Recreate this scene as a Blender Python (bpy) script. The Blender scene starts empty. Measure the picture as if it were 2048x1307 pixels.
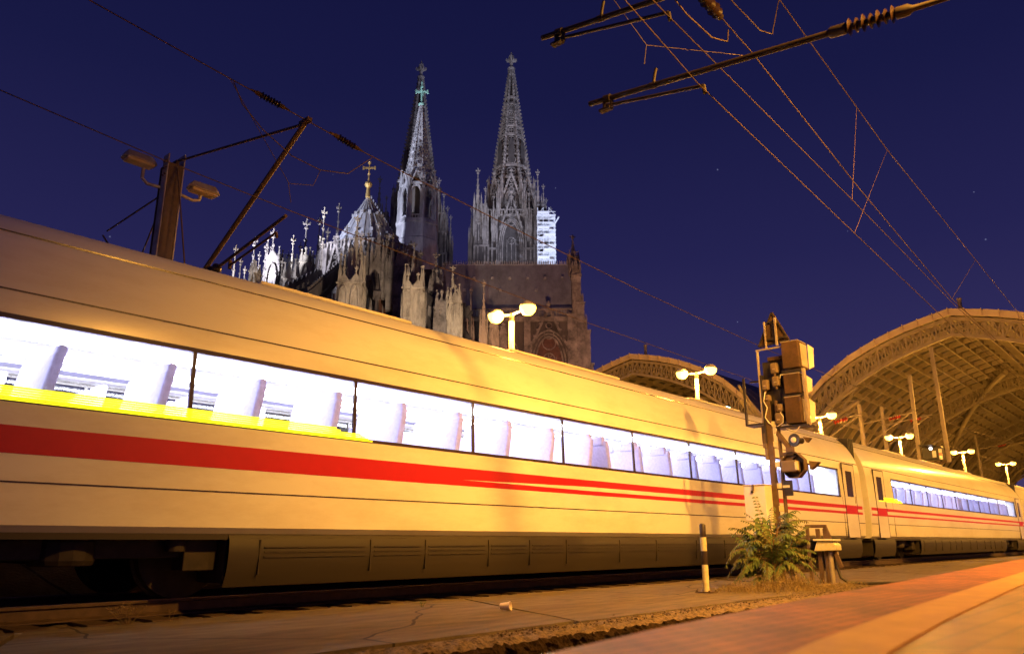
import bpy, math, random
from mathutils import Vector, Matrix, noise
random.seed(7)
R = math.radians
SC = bpy.context.scene
COL = SC.collection

# ---------------------------------------------------------------- camera, sky, exposure, lights
TH = R(41.56)                 # heading of the tracks, clockwise from the camera's heading
CZ = 0.59                     # camera height above the rail heads (z = 0)
F, PITCH = 1539.0, R(15.5)
cam_d = bpy.data.cameras.new('Camera'); cam = bpy.data.objects.new('Camera', cam_d); COL.objects.link(cam)
cam.location = (0, 0, CZ); cam.rotation_euler = (R(90) + PITCH, 0, 0)
cam_d.sensor_width = 36; cam_d.lens = F / 2048 * 36
cam_d.clip_start = 0.05; cam_d.clip_end = 3000
cam_d.dof.use_dof = True; cam_d.dof.focus_distance = 13.0; cam_d.dof.aperture_fstop = 2.4
SC.camera = cam
SC.view_settings.view_transform = 'Standard'; SC.view_settings.look = 'None'
SC.view_settings.gamma = 1; SC.view_settings.exposure = 0
SC.cycles.use_denoising = True
SC.cycles.adaptive_threshold = 0.004
SC.cycles.max_bounces = 6
SC.cycles.sample_clamp_indirect = 6

world = bpy.data.worlds.new('World'); SC.world = world; world.use_nodes = True
wn, wl = world.node_tree.nodes, world.node_tree.links
wn.clear()
wo = wn.new('ShaderNodeOutputWorld'); bg = wn.new('ShaderNodeBackground'); wl.new(bg.outputs[0], wo.inputs[0])
tc = wn.new('ShaderNodeTexCoord'); sx = wn.new('ShaderNodeSeparateXYZ'); wl.new(tc.outputs['Generated'], sx.inputs[0])
cr = wn.new('ShaderNodeValToRGB'); wl.new(sx.outputs[2], cr.inputs[0])
e = cr.color_ramp.elements
e[0].position = 0.0; e[0].color = (0.062, 0.042, 0.118, 1)
e[1].position = 0.75; e[1].color = (0.0050, 0.0056, 0.040, 1)
for p, c in ((0.16, (0.034, 0.028, 0.108, 1)), (0.34, (0.0170, 0.0158, 0.080, 1)), (0.52, (0.0088, 0.0095, 0.056, 1))):
    k = cr.color_ramp.elements.new(p); k.color = c
# a physically based sky with the sun far below the horizon adds the last of the dusk
sky = wn.new('ShaderNodeTexSky'); sky.sky_type = 'NISHITA'; sky.sun_disc = False
sky.sun_elevation = R(-4); sky.sun_rotation = R(300)
ms = wn.new('ShaderNodeMixRGB'); ms.blend_type = 'ADD'; ms.inputs[0].default_value = 0.01
wl.new(cr.outputs[0], ms.inputs[1]); wl.new(sky.outputs[0], ms.inputs[2])
# a handful of faint stars
vo = wn.new('ShaderNodeTexVoronoi'); vo.inputs['Scale'].default_value = 26; wl.new(tc.outputs['Generated'], vo.inputs['Vector'])
lt = wn.new('ShaderNodeMath'); lt.operation = 'LESS_THAN'; lt.inputs[1].default_value = 0.022; wl.new(vo.outputs['Distance'], lt.inputs[0])
mst = wn.new('ShaderNodeMixRGB'); mst.blend_type = 'ADD'; mst.inputs[2].default_value = (0.10, 0.11, 0.17, 1)
wl.new(lt.outputs[0], mst.inputs[0]); wl.new(ms.outputs[0], mst.inputs[1])
wl.new(mst.outputs[0], bg.inputs[0]); bg.inputs[1].default_value = 1.0

SODIUM = (1.0, 0.44, 0.055)
COOL = (0.62, 0.70, 1.0)

def W(D, s, z=0.0):
    """track frame -> world: D metres from the camera's line across the tracks, s metres along them"""
    return Vector((-D * math.cos(TH) + s * math.sin(TH), D * math.sin(TH) + s * math.cos(TH), z))

def lamp(name, kind, loc, power, color, size=0.15, aim=None, cone=90, blend=0.6):
    d = bpy.data.lights.new(name, kind); d.energy = power; d.color = color
    d.shadow_soft_size = size
    if kind == 'SPOT':
        d.spot_size = R(cone); d.spot_blend = blend
    o = bpy.data.objects.new(name, d); COL.objects.link(o); o.location = loc
    if aim is not None:
        o.rotation_euler = (Vector(aim) - Vector(loc)).to_track_quat('-Z', 'Y').to_euler()
    return o

# the lamps of our own platform, just outside the picture on the right
for D, s, p, ds, cn in ((-0.9, 6.2, 5400, 5.5, 131), (-0.9, 8.8, 7000, 6.0, 132), (-1.6, 20.0, 3600, 0.8, 160), (-1.6, 31.0, 7500, 0.8, 160), (-1.6, 44.0, 8500, 0.8, 160), (-1.6, 60.0, 8500, 0.8, 160)):
    lamp('unseen_station_light', 'SPOT', W(D, s, 7.0), p, SODIUM, 0.14, aim=W(D + 6.5, s + ds, 0), cone=cn, blend=0.9)
# unseen lamp added to light the paving of our own platform
lamp('unseen_station_light', 'SPOT', W(-3.0, 4.5, 6.5), 4000, (1.0, 0.40, 0.05), 0.14, aim=W(-1.6, 4.5, 0), cone=74, blend=0.6)
# unseen point lights added to brighten the hall fascia
for D, s, p in ((6, 56, 3600), (26, 54, 4200), (42, 56, 4600)):
    lamp('unseen_station_light', 'POINT', W(D, s, 9.0), p, SODIUM, 0.3)
# floodlights of the cathedral, and last an added orange light
WH = (0.78, 0.80, 1.0)
lamp('floodlight_or_added_light', 'SPOT', (-62, 112, 31), 400000, (0.80, 0.83, 1.0), 0.6, aim=(-22, 160, 82), cone=34, blend=0.5)
lamp('floodlight_or_added_light', 'SPOT', (62, 142, 27), 520000, COOL, 0.8, aim=(3, 214, 116), cone=36, blend=0.6)
lamp('floodlight_or_added_light', 'SPOT', (48, 172, 34), 85000, WH, 0.5, aim=(9.6, 204, 84), cone=24, blend=0.6)
lamp('floodlight_or_added_light', 'SPOT', (4, 172, 60), 36000, (0.86, 0.82, 0.95), 0.8, aim=(-2, 217, 106), cone=56, blend=0.6)
lamp('floodlight_or_added_light', 'SPOT', (-44, 172, 60), 30000, (0.86, 0.82, 0.95), 0.8, aim=(-30, 217, 106), cone=56, blend=0.6)
lamp('floodlight_or_added_light', 'SPOT', (-64, 106, 22), 60000, (0.90, 0.90, 1.0), 0.8, aim=(-40, 130, 46), cone=62, blend=0.6)
lamp('floodlight_or_added_light', 'SPOT', (-37, 112, 49), 16000, WH, 0.4, aim=(-25, 124, 53), cone=60, blend=0.6)
lamp('floodlight_or_added_light', 'SPOT', (-60, 106, 31), 120000, WH, 0.6, aim=(-26, 122, 52), cone=34, blend=0.6)
lamp('floodlight_or_added_light', 'SPOT', (-6, 78, 12), 65000, (1.0, 0.76, 0.52), 0.8, aim=(-22, 116, 42), cone=60, blend=0.6)
lamp('floodlight_or_added_light', 'SPOT', (6, 96, 14), 95000, (1.0, 0.48, 0.24), 0.8, aim=(6, 150, 38), cone=50, blend=0.7)  # orange light added for station-square glow on the transept
# light inside the station hall
for D, s, p in ((24, 84, 1500), (40, 86, 1500), (22, 112, 2000), (40, 118, 1600), (18, 145, 2500), (6, 100, 1200), (4, 130, 1500)):
    lamp('hall_light', 'POINT', W(D, s, 6.0), p, SODIUM, 0.4)

# ---------------------------------------------------------------- materials
def mat(name, col, rough=0.6, metal=0.0, var=0.25, scale=6.0, bump=0.0, bscale=30.0, emit=None, strength=0.0,
        coat=0.0, stretch=None, dirt=None, dscale=2.0, damt=0.5, spec=0.5):
    m = bpy.data.materials.new(name); m.use_nodes = True
    n, l = m.node_tree.nodes, m.node_tree.links
    b = n['Principled BSDF']
    b.inputs['Roughness'].default_value = rough; b.inputs['Metallic'].default_value = metal
    b.inputs['Coat Weight'].default_value = coat; b.inputs['Coat Roughness'].default_value = 0.08
    b.inputs['Specular IOR Level'].default_value = spec
    t = n.new('ShaderNodeTexCoord'); mp = n.new('ShaderNodeMapping'); l.new(t.outputs['Object'], mp.inputs[0])
    if stretch: mp.inputs['Scale'].default_value = stretch
    nz = n.new('ShaderNodeTexNoise'); nz.inputs['Scale'].default_value = scale; nz.inputs['Detail'].default_value = 6
    nz.inputs['Roughness'].default_value = 0.65
    l.new(mp.outputs[0], nz.inputs['Vector'])
    r = n.new('ShaderNodeValToRGB'); l.new(nz.outputs['Fac'], r.inputs[0])
    r.color_ramp.elements[0].position = 0.3; r.color_ramp.elements[1].position = 0.7
    r.color_ramp.elements[0].color = tuple(c * (1 - var) for c in col) + (1,)
    r.color_ramp.elements[1].color = tuple(min(1, c * (1 + var)) for c in col) + (1,)
    out = r.outputs[0]
    if dirt:
        n2 = n.new('ShaderNodeTexNoise'); n2.inputs['Scale'].default_value = dscale; n2.inputs['Detail'].default_value = 8
        n2.inputs['Roughness'].default_value = 0.75
        l.new(mp.outputs[0], n2.inputs['Vector'])
        r2 = n.new('ShaderNodeValToRGB'); l.new(n2.outputs['Fac'], r2.inputs[0])
        r2.color_ramp.elements[0].position = 0.45; r2.color_ramp.elements[1].position = 0.65
        r2.color_ramp.elements[0].color = (0, 0, 0, 1); r2.color_ramp.elements[1].color = (damt, damt, damt, 1)
        mx = n.new('ShaderNodeMixRGB'); l.new(r2.outputs[0], mx.inputs[0]); l.new(out, mx.inputs[1])
        mx.inputs[2].default_value = tuple(dirt) + (1,); out = mx.outputs[0]
    l.new(out, b.inputs['Base Color'])
    if bump:
        nb = n.new('ShaderNodeTexNoise'); nb.inputs['Scale'].default_value = bscale; nb.inputs['Detail'].default_value = 8
        l.new(mp.outputs[0], nb.inputs['Vector'])
        bp = n.new('ShaderNodeBump'); bp.inputs['Strength'].default_value = bump; bp.inputs['Distance'].default_value = 0.02
        l.new(nb.outputs['Fac'], bp.inputs['Height']); l.new(bp.outputs[0], b.inputs['Normal'])
    if emit:
        b.inputs['Emission Color'].default_value = tuple(emit) + (1,); b.inputs['Emission Strength'].default_value = strength
    return m

def glass_mat(name, tint=(0.9, 0.93, 0.95), rough=0.02, refl=0.12):
    m = bpy.data.materials.new(name); m.use_nodes = True
    n, l = m.node_tree.nodes, m.node_tree.links; n.clear()
    o = n.new('ShaderNodeOutputMaterial'); mx = n.new('ShaderNodeMixShader')
    tr = n.new('ShaderNodeBsdfTransparent'); tr.inputs[0].default_value = tuple(tint) + (1,)
    gl = n.new('ShaderNodeBsdfGlossy'); gl.inputs['Roughness'].default_value = rough
    fr = n.new('ShaderNodeFresnel'); fr.inputs[0].default_value = 1.5
    l.new(fr.outputs[0], mx.inputs[0]); l.new(tr.outputs[0], mx.inputs[1]); l.new(gl.outputs[0], mx.inputs[2])
    l.new(mx.outputs[0], o.inputs[0])
    return m

M = {
 'stone': mat('sooty_stone', (0.25, 0.22, 0.205), 0.85, var=0.45, scale=0.35, dirt=(0.035, 0.028, 0.028), dscale=0.5, damt=0.85, bump=0.8, bscale=2.5),
 'stone_pale': mat('pale_stone', (0.46, 0.40, 0.32), 0.85, var=0.3, scale=0.5, dirt=(0.07, 0.055, 0.045), dscale=0.45, damt=0.85, bump=0.6, bscale=3, stretch=(1, 1, 0.35)),
 'soot_shade': mat('soot_and_shade_black', (0.062, 0.052, 0.052), 0.9, var=0.5, scale=0.5, dirt=(0.13, 0.11, 0.10), dscale=0.7, damt=0.6, bump=0.8, bscale=2.5, stretch=(1, 1, 0.3)),  # sooty walls; on the lantern core the black paints interior shade
 'stone_dark': mat('recess_shade_stone', (0.05, 0.042, 0.04), 0.9, var=0.4, scale=0.6),
 'lead': mat('lead_sheet', (0.30, 0.31, 0.35), 0.55, var=0.25, scale=0.4, metal=0.2, dirt=(0.12, 0.12, 0.14), dscale=0.6, damt=0.5, stretch=(1, 1, 0.3)),
 'turret': mat('zinc_turret', (0.46, 0.46, 0.50), 0.6, var=0.3, scale=0.8, metal=0.1, dirt=(0.16, 0.16, 0.19), dscale=0.7, damt=0.7, stretch=(1, 1, 0.3), bump=0.4, bscale=4),
 'gold': mat('gilding', (0.85, 0.60, 0.22), 0.35, metal=0.7, var=0.1),
 'copper': mat('verdigris', (0.26, 0.50, 0.44), 0.6, var=0.15),
 'tracery': mat('stained_window', (0.10, 0.045, 0.03), 0.4, var=0.6, scale=1.2),
 'scaffold': mat('white_scaffold_net', (0.75, 0.78, 0.82), 0.7, var=0.15),
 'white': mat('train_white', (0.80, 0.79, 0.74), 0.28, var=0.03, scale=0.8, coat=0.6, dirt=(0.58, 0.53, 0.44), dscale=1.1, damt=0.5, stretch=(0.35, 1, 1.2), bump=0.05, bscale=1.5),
 'roofw': mat('train_roof', (0.66, 0.64, 0.58), 0.42, var=0.08, scale=1.5, dirt=(0.36, 0.32, 0.27), dscale=1.2, damt=0.5, stretch=(0.1, 1, 1)),
 'red': mat('train_red', (0.50, 0.010, 0.006), 0.35, var=0.06, coat=0.15),
 'band': mat('window_surround', (0.045, 0.030, 0.022), 0.25, var=0.1, coat=0.5),
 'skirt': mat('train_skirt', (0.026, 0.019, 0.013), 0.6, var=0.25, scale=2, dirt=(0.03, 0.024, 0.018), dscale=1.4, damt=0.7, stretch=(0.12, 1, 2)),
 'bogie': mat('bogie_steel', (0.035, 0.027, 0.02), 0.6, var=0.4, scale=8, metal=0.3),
 'tread': mat('wheel_tread', (0.4, 0.36, 0.32), 0.3, metal=0.9, var=0.1),
 'inner': mat('train_lining', (0.78, 0.78, 0.82), 0.6, var=0.03),
 'innerfl': mat('train_floor', (0.28, 0.27, 0.36), 0.7, var=0.1),
 'seat': mat('seat_fabric', (0.40, 0.38, 0.58), 0.8, var=0.12, scale=20),
 'lum': mat('ceiling_luminaire', (0.9, 0.9, 0.9), 0.5, emit=(0.93, 0.92, 1.0), strength=40.0),
 'yellowlight': mat('yellow_streak_glow', (0.5, 0.5, 0.02), 0.4, emit=(1.0, 0.92, 0.015), strength=1.25, var=0.1),
 'glass': glass_mat('window_glass'),
 'rail': mat('rail_steel', (0.10, 0.065, 0.045), 0.6, metal=0.4, var=0.3, scale=10),
 'railtop': mat('rail_running_surface', (0.55, 0.50, 0.45), 0.25, metal=1.0, var=0.1),
 'sleeper': mat('sleeper_concrete', (0.22, 0.19, 0.16), 0.85, var=0.3, scale=9, bump=0.5),
 'ballast': mat('ballast', (0.09, 0.065, 0.048), 0.9, var=0.6, scale=18, bump=1.0, bscale=22),
 'ground': mat('ground_gravel', (0.06, 0.046, 0.036), 0.95, var=0.4, scale=3, bump=0.5),
 'rubble': mat('crumbled_asphalt', (0.17, 0.12, 0.075), 0.95, var=0.75, scale=26, bump=1.0, bscale=60),
 'bank': mat('dark_earth_bank', (0.030, 0.018, 0.010), 0.95, var=0.8, scale=30, bump=1.0, bscale=50, spec=0.1),
 'steel': mat('galvanised_steel', (0.42, 0.37, 0.31), 0.5, metal=0.5, var=0.2, scale=5, dirt=(0.24, 0.16, 0.10), dscale=3, damt=0.6),
 'rust': mat('brown_painted_steel', (0.10, 0.062, 0.04), 0.7, metal=0.1, var=0.3, scale=10),
 'darkarm': mat('darkened_tube', (0.026, 0.017, 0.010), 0.55, metal=0.2, var=0.4, scale=14),  # colour darkened to hold down the near lamps' light on the arms
 'cabinet': mat('brown_cabinet', (0.050, 0.030, 0.021), 0.75, var=0.12, spec=0.2, scale=5, dirt=(0.15, 0.08, 0.05), damt=0.5),
 'black': mat('black_enamel', (0.022, 0.018, 0.016), 0.4, var=0.3, scale=8),
 'cover': mat('beige_lamp_cover', (0.14, 0.10, 0.07), 0.7, var=0.15, scale=6),
 'boxwhite': mat('white_cabinet_paint', (0.78, 0.74, 0.70), 0.4, var=0.05, scale=2, dirt=(0.55, 0.45, 0.34), dscale=3, damt=0.3, coat=0.2),
 'porcelain': mat('brown_porcelain', (0.020, 0.010, 0.007), 0.3, var=0.2, coat=0.2),
 'redins': mat('red_insulator', (0.35, 0.04, 0.02), 0.25, var=0.2, coat=0.5),
 'wire': mat('copper_wire', (0.13, 0.09, 0.065), 0.5, metal=0.6, var=0.2),
 'darkwire': mat('dark_wire', (0.09, 0.055, 0.035), 0.6, var=0.2),
 'hall': mat('hall_steel', (0.32, 0.27, 0.22), 0.55, var=0.2, scale=1.5, dirt=(0.28, 0.21, 0.15), dscale=0.8, damt=0.5),
 'hallskin': mat('hall_roofing', (0.08, 0.07, 0.065), 0.5, var=0.35, scale=0.25, stretch=(1, 0.5, 1)),
 'fascia': mat('hall_fascia', (0.62, 0.50, 0.38), 0.55, var=0.1, scale=1.0),
 'hallglass': mat('rooflight_glass', (0.42, 0.42, 0.48), 0.12, var=0.2, scale=0.8, coat=0.5),
 'post': mat('lamp_post_paint', (0.70, 0.66, 0.58), 0.45, var=0.06),
 'lampglow': mat('sodium_lamp_glass', (1, 0.8, 0.3), 0.4, emit=(1.0, 0.60, 0.075), strength=9.0, var=0.0),
 'lampcool': mat('mercury_lamp_glass', (0.8, 1, 0.9), 0.4, emit=(0.5, 1.0, 0.85), strength=9.0, var=0.0),
 'lampoff': mat('unlit_lamp_glass', (0.55, 0.42, 0.24), 0.2, var=0.15, coat=0.6),
 'paintblack': mat('bollard_black', (0.028, 0.018, 0.014), 0.4, var=0.2, scale=10),
 'paintyellow': mat('bollard_yellow', (0.62, 0.58, 0.40), 0.45, var=0.10, scale=14, dirt=(0.33, 0.25, 0.10), dscale=9, damt=0.5),
 'leaf': mat('ailanthus_leaf', (0.075, 0.13, 0.035), 0.55, var=0.5, scale=7, dirt=(0.17, 0.11, 0.035), dscale=5, damt=0.7),
 'stem': mat('green_brown_stem', (0.16, 0.10, 0.04), 0.7, var=0.2),
 'dry': mat('dry_weed', (0.24, 0.17, 0.07), 0.8, var=0.5, scale=12),
 'cup': mat('paper_cup', (0.80, 0.70, 0.62), 0.6, var=0.08, scale=20),
 'rubber': mat('black_cable', (0.02, 0.016, 0.012), 0.5, var=0.2),
 'windowlit': mat('lit_window', (1, 0.9, 0.6), 0.5, emit=(1.0, 0.85, 0.45), strength=2.2, var=0.0),
 'siglight': mat('signal_lens', (0.9, 0.9, 1), 0.3, emit=(0.85, 0.9, 1.0), strength=4.0, var=0.0),
}

def slab_mat():
    m = mat('walkway_concrete', (0.14, 0.105, 0.055), 0.85, var=0.45, scale=4.5, bump=0.6, bscale=55, dirt=(0.10, 0.066, 0.038), dscale=1.1, damt=0.8, stretch=(0.45, 2.2, 1))
    n, l = m.node_tree.nodes, m.node_tree.links
    b = n['Principled BSDF']; src = b.inputs['Base Color'].links[0].from_socket
    t = n.new('ShaderNodeTexCoord'); nz = n.new('ShaderNodeTexNoise'); nz.inputs['Scale'].default_value = 0.9
    l.new(t.outputs['Object'], nz.inputs['Vector'])
    ad = n.new('ShaderNodeMixRGB'); ad.inputs[0].default_value = 0.35; l.new(t.outputs['Object'], ad.inputs[1]); l.new(nz.outputs['Color'], ad.inputs[2])
    v = n.new('ShaderNodeTexVoronoi'); v.feature = 'DISTANCE_TO_EDGE'; v.inputs['Scale'].default_value = 0.42; l.new(ad.outputs[0], v.inputs['Vector'])
    c = n.new('ShaderNodeMath'); c.operation = 'LESS_THAN'; c.inputs[1].default_value = 0.0035; l.new(v.outputs['Distance'], c.inputs[0])
    mx = n.new('ShaderNodeMixRGB'); l.new(c.outputs[0], mx.inputs[0]); l.new(src, mx.inputs[1]); mx.inputs[2].default_value = (0.03, 0.02, 0.012, 1)
    l.new(mx.outputs[0], b.inputs['Base Color'])
    return m
M['slab'] = slab_mat()

def brick_mat(name, c1, c2, mortar, sc, rough):
    m = bpy.data.materials.new(name); m.use_nodes = True
    n, l = m.node_tree.nodes, m.node_tree.links; b = n['Principled BSDF']
    t = n.new('ShaderNodeTexCoord'); bt = n.new('ShaderNodeTexBrick'); l.new(t.outputs['Object'], bt.inputs['Vector'])
    bt.inputs['Color1'].default_value = c1 + (1,); bt.inputs['Color2'].default_value = c2 + (1,); bt.inputs['Mortar'].default_value = mortar + (1,)
    bt.inputs['Scale'].default_value = sc; bt.inputs['Mortar Size'].default_value = 0.02
    nz = n.new('ShaderNodeTexNoise'); nz.inputs['Scale'].default_value = 3.0; nz.inputs['Detail'].default_value = 6; l.new(t.outputs['Object'], nz.inputs['Vector'])
    mx = n.new('ShaderNodeMixRGB'); mx.blend_type = 'MULTIPLY'; mx.inputs[0].default_value = 0.75
    l.new(bt.outputs['Color'], mx.inputs[1])
    r = n.new('ShaderNodeValToRGB'); r.color_ramp.elements[0].position = 0.35; r.color_ramp.elements[0].color = (0.35, 0.33, 0.3, 1); r.color_ramp.elements[1].position = 0.62
    l.new(nz.outputs['Fac'], r.inputs[0]); l.new(r.outputs[0], mx.inputs[2]); l.new(mx.outputs[0], b.inputs['Base Color'])
    b.inputs['Roughness'].default_value = rough
    bp = n.new('ShaderNodeBump'); bp.inputs['Strength'].default_value = 0.5; bp.inputs['Distance'].default_value = 0.01
    l.new(bt.outputs['Fac'], bp.inputs['Height']); bp.invert = True; l.new(bp.outputs[0], b.inputs['Normal'])
    return m
M['brick'] = brick_mat('platform_brick', (0.36, 0.105, 0.018), (0.24, 0.068, 0.013), (0.06, 0.025, 0.01), 5.0, 0.6)
M['tile'] = brick_mat('platform_tile', (0.32, 0.16, 0.03), (0.25, 0.12, 0.024), (0.16, 0.09, 0.04), 3.0, 0.42)
M['guide'] = mat('pale_guide_stone', (0.42, 0.25, 0.055), 0.6, var=0.2, scale=9, dirt=(0.35, 0.20, 0.09), dscale=5, damt=0.6)

# ---------------------------------------------------------------- mesh builder and object helpers
class MB:
    def __init__(s): s.v = []; s.f = []
    def add(s, vs, fs):
        b = len(s.v); s.v += [tuple(x) for x in vs]; s.f += [tuple(i + b for i in f) for f in fs]; return s
    def box(s, c, d, rz=0.0, ry=0.0, rx=0.0):
        hx, hy, hz = d[0] / 2, d[1] / 2, d[2] / 2
        vs = [Vector((x, y, z)) for x in (-hx, hx) for y in (-hy, hy) for z in (-hz, hz)]
        if rz or ry or rx:
            m = Matrix.Rotation(rz, 3, 'Z') @ Matrix.Rotation(ry, 3, 'Y') @ Matrix.Rotation(rx, 3, 'X')
            vs = [m @ v for v in vs]
        c = Vector(c)
        return s.add([v + c for v in vs], [(0, 1, 3, 2), (4, 6, 7, 5), (0, 4, 5, 1), (2, 3, 7, 6), (0, 2, 6, 4), (1, 5, 7, 3)])
    def span(s, a, b):
        return s.box([(a[i] + b[i]) / 2 for i in range(3)], [abs(b[i] - a[i]) for i in range(3)])
    def bar(s, p, q, w, h=None, up=(0, 0, 1)):
        h = h or w; p, q = Vector(p), Vector(q); d = (q - p)
        if d.length < 1e-6: return s
        d.normalize(); u = Vector(up)
        if abs(d.dot(u)) > 0.98: u = Vector((1, 0, 0))
        a = d.cross(u).normalized(); b = a.cross(d).normalized()
        vs = [c + a * (w / 2) * i + b * (h / 2) * j for c in (p, q) for i, j in ((-1, -1), (1, -1), (1, 1), (-1, 1))]
        return s.add(vs, [(0, 1, 2, 3), (7, 6, 5, 4), (0, 4, 5, 1), (1, 5, 6, 2), (2, 6, 7, 3), (3, 7, 4, 0)])
    def tube(s, pts, r, n=8, cap=True):
        pts = [Vector(p) for p in pts]; rs = r if isinstance(r, (list, tuple)) else [r] * len(pts)
        vs = []; fs = []; a = None
        for i, p in enumerate(pts):
            t = (pts[min(i + 1, len(pts) - 1)] - pts[max(i - 1, 0)]).normalized()
            if a is None:
                a = t.cross(Vector((0, 0, 1)))
                if a.length < 0.05: a = t.cross(Vector((1, 0, 0)))
            a = (a - t * a.dot(t)).normalized(); b = t.cross(a)
            vs += [p + (a * math.cos(k * 2 * math.pi / n) + b * math.sin(k * 2 * math.pi / n)) * rs[i] for k in range(n)]
        for i in range(len(pts) - 1):
            for k in range(n):
                k2 = (k + 1) % n; fs.append((i * n + k, i * n + k2, (i + 1) * n + k2, (i + 1) * n + k))
        if cap:
            fs.append(tuple(range(n - 1, -1, -1))); fs.append(tuple((len(pts) - 1) * n + k for k in range(n)))
        return s.add(vs, fs)
    def lathe(s, prof, c=(0, 0, 0), n=12, ph=0.0, axis='z'):
        vs = []
        for r, z in prof:
            for k in range(n):
                a = ph + k * 2 * math.pi / n
                if axis == 'z': v = (c[0] + r * math.cos(a), c[1] + r * math.sin(a), c[2] + z)
                elif axis == 'x': v = (c[0] + z, c[1] + r * math.cos(a), c[2] + r * math.sin(a))
                else: v = (c[0] + r * math.cos(a), c[1] + z, c[2] + r * math.sin(a))
                vs.append(v)
        fs = []
        for i in range(len(prof) - 1):
            for k in range(n):
                k2 = (k + 1) % n; fs.append((i * n + k, i * n + k2, (i + 1) * n + k2, (i + 1) * n + k))
        fs.append(tuple(range(n - 1, -1, -1))); fs.append(tuple((len(prof) - 1) * n + k for k in range(n)))
        return s.add(vs, fs)
    def lathe_dir(s, prof, p, d, n=12):
        """lathe about an arbitrary axis: prof = [(radius, distance along d)]"""
        d = Vector(d).normalized(); p = Vector(p)
        return s.tube([p + d * z for _, z in prof], [max(r, 1e-4) for r, _ in prof], n)
    def prism(s, pts, a, b):
        """pts: 3-D outline, extruded by the vector from a to b"""
        o = Vector(b) - Vector(a); n = len(pts); pts = [Vector(p) for p in pts]
        return s.add(pts + [p + o for p in pts], [tuple(range(n - 1, -1, -1)), tuple(range(n, 2 * n))] + [(i, (i + 1) % n, n + (i + 1) % n, n + i) for i in range(n)])
    def mesh(s, name, m, smooth=False):
        me = bpy.data.meshes.new(name); me.from_pydata(s.v, [], s.f); me.materials.append(m)
        if smooth:
            me.polygons.foreach_set('use_smooth', [True] * len(me.polygons))
        me.update(); return me
    def build(s, name, m, parent=None, smooth=False, bevel=0.0, loc=(0, 0, 0), rz=0.0):
        me = s.mesh(name, m, smooth)
        if smooth: me.set_sharp_from_angle(angle=R(38))
        o = bpy.data.objects.new(name, me); COL.objects.link(o); o.parent = parent; o.location = loc; o.rotation_euler = (0, 0, rz)
        if bevel:
            b = o.modifiers.new('bevel', 'BEVEL'); b.width = bevel; b.segments = 2; b.limit_method = 'ANGLE'
        return o

def tag(o, label, cat, group=None, kind=None):
    o['label'] = label; o['category'] = cat
    if group: o['group'] = group
    if kind: o['kind'] = kind
    return o
def struct(o, label=None):
    o['kind'] = 'structure'
    if label: o['label'] = label
    return o
def thing(name, label, cat, loc=(0, 0, 0), rz=0.0, group=None):
    o = bpy.data.objects.new(name, None); COL.objects.link(o); o.empty_display_size = 0.2
    o.location = loc; o.rotation_euler = (0, 0, rz)
    return tag(o, label, cat, group)
RT = R(90) - TH               # rotation of a track-frame thing: local x along the track, local y across it (away)
def tthing(name, label, cat, D, s, z=0.0, group=None):
    return thing(name, label, cat, W(D, s, z), RT, group)
def copy_tree(o, parent=None):
    c = o.copy(); COL.objects.link(c)
    if parent is not None: c.parent = parent
    for ch in list(o.children): copy_tree(ch, c)
    return c
def obj_copy(o, parent, loc, scale=(1, 1, 1), rz=0.0):
    c = o.copy(); COL.objects.link(c); c.parent = parent; c.location = loc; c.scale = scale; c.rotation_euler = (0, 0, rz); return c

def arch_pts(w, h0, h1, n=7):
    """pointed arch outline in 2-D: width w, springing h0, apex h1, base at 0"""
    l = [(-w / 2, 0)]
    for i in range(n + 1):
        t = i / n; l.append((-w / 2 * (1 - t ** 1.6), h0 + (h1 - h0) * math.sin(t * math.pi / 2) ** 0.85))
    r = [(-x, z) for x, z in reversed(l[:-1])]
    return l + r

# ---------------------------------------------------------------- ground, walkway, platform, tracks
g = MB().add([(-1500, -200, -0.62), (1500, -200, -0.62), (1500, 2600, -0.62), (-1500, 2600, -0.62)], [(0, 1, 2, 3)]).build('ground', M['ground']); struct(g)

def strip_mesh(D0, D1, s0, s1, nx, ny, zf):
    m = MB(); vs = []; fs = []
    for i in range(nx + 1):
        for j in range(ny + 1):
            D = D0 + (D1 - D0) * j / ny; s = s0 + (s1 - s0) * i / nx
            vs.append((s, D, zf(s, D)))
    for i in range(nx):
        for j in range(ny):
            a = i * (ny + 1) + j; fs.append((a, a + ny + 1, a + ny + 2, a + 1))
    m.add(vs, fs); return m
def tstruct(mb, name, m, smooth=False):
    o = mb.build(name, m, None, smooth, loc=W(0, 0, 0), rz=RT); return struct(o)

def bz(s, D):
    v = noise.noise(Vector((s * 9, D * 9, 0))) * 0.022 + noise.noise(Vector((s * 23, D * 23, 3))) * 0.018
    return -0.19 + v
tstruct(strip_mesh(7.03, 11.6, -14, 46, 760, 62, bz), 'ballast_bed', M['ballast'])
tstruct(strip_mesh(7.03, 11.6, 46, 190, 120, 4, lambda s, D: -0.19), 'ballast_bed', M['ballast'])
tstruct(strip_mesh(0.6, 4.2, -10, 190, 40, 6, lambda s, D: -0.5), 'ballast_bed', M['ballast'])

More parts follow.
